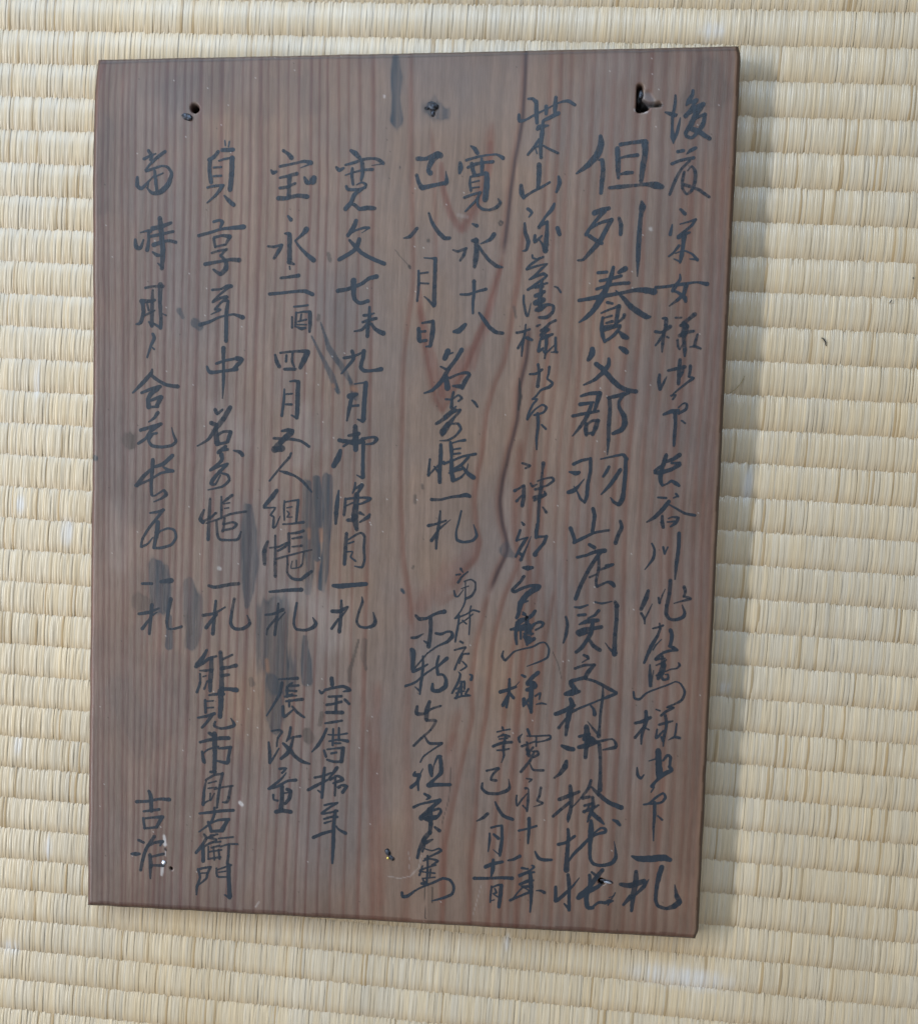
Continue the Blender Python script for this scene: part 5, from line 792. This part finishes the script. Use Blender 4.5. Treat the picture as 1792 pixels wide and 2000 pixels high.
def zat(u, v):
    i = min(nu - 1, max(0, int(round(u / STEP)))); j = min(nv - 1, max(0, int(round(v / STEP))))
    return Z[j, i]


# ---------------------------------------------------------------- brush characters
def smooth(pts):
    if len(pts) == 2:
        a, b_ = pts
        return [tuple(a[i] + (b_[i] - a[i]) * t for i in range(3)) for t in (0, .25, .5, .75, 1)]
    P = [pts[0]] + list(pts) + [pts[-1]]
    out = []
    for i in range(1, len(P) - 2):
        p0, p1, p2, p3 = P[i - 1], P[i], P[i + 1], P[i + 2]
        d1 = math.hypot(p2[0] - p1[0], p2[1] - p1[1])
        k = max(3, int(d1 / 0.7))
        # sharp corner: straight segments
        for s in range(k):
            t = s / k
            q = []
            for j in range(3):
                m1 = (p2[j] - p0[j]) * 0.5 * 0.75; m2 = (p3[j] - p1[j]) * 0.5 * 0.75
                h1 = 2 * t ** 3 - 3 * t ** 2 + 1; h2 = t ** 3 - 2 * t ** 2 + t; h3 = -2 * t ** 3 + 3 * t ** 2; h4 = t ** 3 - t ** 2
                q.append(h1 * p1[j] + h2 * m1 + h3 * p2[j] + h4 * m2)
            out.append(tuple(q))
    out.append(tuple(pts[-1]))
    return out


WSC = 1.15
for ci, line in enumerate(CHARS.strip().splitlines()):
    V = []; F = []
    z = 0.075
    for s in line.split('|'):
        pts = [tuple(int(t) / 20.0 for t in q.split(',')) for q in s.split()]
        pts = [(p[0], p[1], max(p[2] * WSC, 0.25)) for p in pts]
        S = smooth(pts)
        n = len(S)
        b0 = len(V)
        ph = random.random() * 9
        for i, (x, y, w) in enumerate(S):
            xa, ya, _ = S[max(0, i - 1)]; xb, yb, _ = S[min(n - 1, i + 1)]
            dx, dy = xb - xa, yb - ya
            L = math.hypot(dx, dy) or 1
            nx, ny = -dy / L, dx / L
            w = max(w, 0.2)
            j1 = 1 + 0.05 * math.sin(i * 1.9 + ph) + random.uniform(-.05, .05); j2 = 1 + 0.05 * math.sin(i * 1.3 + ph * 2) + random.uniform(-.05, .05)
            zz = zat(x, y)
            V.append((x + nx * w / 2 * j1, -(y + ny * w / 2 * j1), zz + z))
            V.append((x - nx * w / 2 * j2, -(y - ny * w / 2 * j2), zz + z))
            if i:
                F.append((b0 + 2 * i - 2, b0 + 2 * i - 1, b0 + 2 * i + 1, b0 + 2 * i))
        # rounded ends and joints
        for k, (x, y, w) in enumerate(pts):
            w = max(w, 0.2) * 0.5 * random.uniform(.93, 1.02)
            q0 = len(V); zz = zat(x, y) + z + (0.004 if k % 2 else 0.006)
            NS = 12
            for t in range(NS):
                an = 2 * math.pi * t / NS
                V.append((x + math.cos(an) * w, -(y + math.sin(an) * w), zz))
            F.append(tuple(q0 + t for t in range(NS)))
        z += 0.008
    me = bpy.data.meshes.new("ink_character")
    me.from_pydata([(a_ / 1000, b_ / 1000, c_ / 1000) for a_, b_, c_ in V], [], F)
    # all faces look up
    for poly in me.polygons:
        if poly.normal.z < 0: poly.flip()
    me.materials.append(ink)
    link(bpy.data.objects.new("ink_character", me), board)


# ---------------------------------------------------------------- nails left in the wood
def lump(name, u, v, ru, rv, rz, mat, seed, parent, ang=0.0, dz=0.0, rough=0.35):
    r = random.Random(seed)
    import bmesh
    bm = bmesh.new()
    bmesh.ops.create_icosphere(bm, subdivisions=3, radius=1.0)
    fr = [(r.uniform(-3, 3), r.uniform(-3, 3), r.uniform(-3, 3), r.uniform(0, 6)) for _ in range(6)]
    for vt in bm.verts:
        k = 1 + rough * sum(math.sin(a_ * vt.co.x + b_ * vt.co.y + c_ * vt.co.z + d_) for a_, b_, c_, d_ in fr) / 3
        x, y = vt.co.x * ru * k, vt.co.y * rv * k
        vt.co = ((u + x * math.cos(ang) - y * math.sin(ang)) / 1000, (-v + x * math.sin(ang) + y * math.cos(ang)) / 1000,
                 (TOP + dz + vt.co.z * rz * k) / 1000)
    me = bpy.data.meshes.new(name)
    bm.to_mesh(me); bm.free()
    for p in me.polygons: p.use_smooth = True
    me.materials.append(mat)
    return link(bpy.data.objects.new(name, me), parent)


def nail(u, v, ru, rv, rz, ang, seed, label):
    o = lump("nail", u, v, ru, rv, rz, iron, seed, board, ang)
    o['label'] = label
    return o


u, v = (42.42, 26.37); nail(u, v, 3.1, 1.6, 0.8, -0.5, 1, "rusty nail stub beside the small round hole")
u, v = (152.76, 23.43); n1 = nail(u, v, 2.2, 1.9, 0.9, 0.4, 2, "crumpled black nail head at the top centre")
lump("bent_shank", *(152.64, 26.69), 1.2, 1.1, 0.8, iron, 3, n1)
lump("bent_shank", *(150.10, 24.47), 1.2, 0.8, 0.6, iron, 5, n1)
u, v = (142.62, 355.35); n2 = nail(u, v, 1.1, 2.0, 0.8, 0.5, 4, "rusted nail with a brassy fleck near the bottom edge")
lump("bent_shank", *(144.36, 358.13), 1.3, 1.2, 0.7, iron, 6, n2)
lump("brass_fleck", *(142.71, 358.21), 0.5, 0.5, 0.4, brass, 8, n2, dz=0.5)
u, v = (242.45, 363.95); n3 = nail(u, v, 2.6, 0.8, 0.5, -0.2, 7, "shiny bent nail lying over the last character of its column")
lump("bright_edge", *(242.47, 364.41), 2.0, 0.45, 0.45, bright, 9, n3, ang=-0.2, dz=0.25, rough=.2)
u, v = (37.42, 365.73); n4 = lump("nail", u, v, 0.8, 1.2, 0.5, bright, 12, board); n4['label'] = "bright nail head in the pale split wood"
u, v = (242.36, 19.92); n5 = lump("nail", u, v, 0.9, 1.9, 0.4, iron, 14, board, dz=-1.0); n5['label'] = "nail tip left inside the ragged hole"


# ---------------------------------------------------------------- loose bits lying on the mat
def strand(name, pts, rad, mat, label, cat, z=1.5):
    pts3 = []
    for k in range(len(pts) - 1):
        for t in range(6):
            f = t / 6
            pts3.append((pts[k][0] + (pts[k + 1][0] - pts[k][0]) * f, pts[k][1] + (pts[k + 1][1] - pts[k][1]) * f))
    pts3.append(pts[-1])
    V = []; F = []
    NS = 6
    n = len(pts3)
    for i, (x, y) in enumerate(pts3):
        xa, ya = pts3[max(0, i - 1)]; xb, yb = pts3[min(n - 1, i + 1)]
        L = math.hypot(xb - xa, yb - ya) or 1
        nx, ny = -(yb - ya) / L, (xb - xa) / L
        rr_ = rad * (0.5 + 0.5 * math.sin(math.pi * (i + .6) / (n + .2)))
        for t in range(NS):
            an = 2 * math.pi * t / NS
            V.append(((x + nx * rr_ * math.cos(an)) / 1000, (y + ny * rr_ * math.cos(an)) / 1000, (z + rr_ * math.sin(an)) / 1000))
            if i:
                F.append((i * NS + t - NS, i * NS + (t + 1) % NS - NS, i * NS + (t + 1) % NS, i * NS + t))
    F.append(tuple(range(NS))[::-1]); F.append(tuple((n - 1) * NS + t for t in range(NS)))
    me = bpy.data.meshes.new(name); me.from_pydata(V, [], F)
    for p in me.polygons: p.use_smooth = True
    me.materials.append(mat)
    o = link(bpy.data.objects.new(name, me))
    tag(o, label, cat)
    return o


strand("lint_fibre", [(339.8, -123.8), (340.7, -124.2), (341.7, -125.5), (342.1, -127.2)], 0.3, lint, "larger hooked black fibre on the mat right of the board", "fibre")
strand("lint_fibre", [(367.1, -107.8), (367.5, -106.9), (368.1, -106.3)], 0.22, lint, "tiny curved black fibre on the mat near the right edge of the picture", "fibre")
strand("lint_speck", [(375.7, -96.5), (376.1, -96.7)], 0.35, lint, "black speck of lint highest on the mat at the far right", "speck")
strand("loose_straw", [(302.8, -149.7), (305.2, -147.8), (307.2, -145.0), (308.5, -142.0)], 0.16, pale, "thin curled straw fibre sticking out by the board's right edge", "straw", z=1.7)
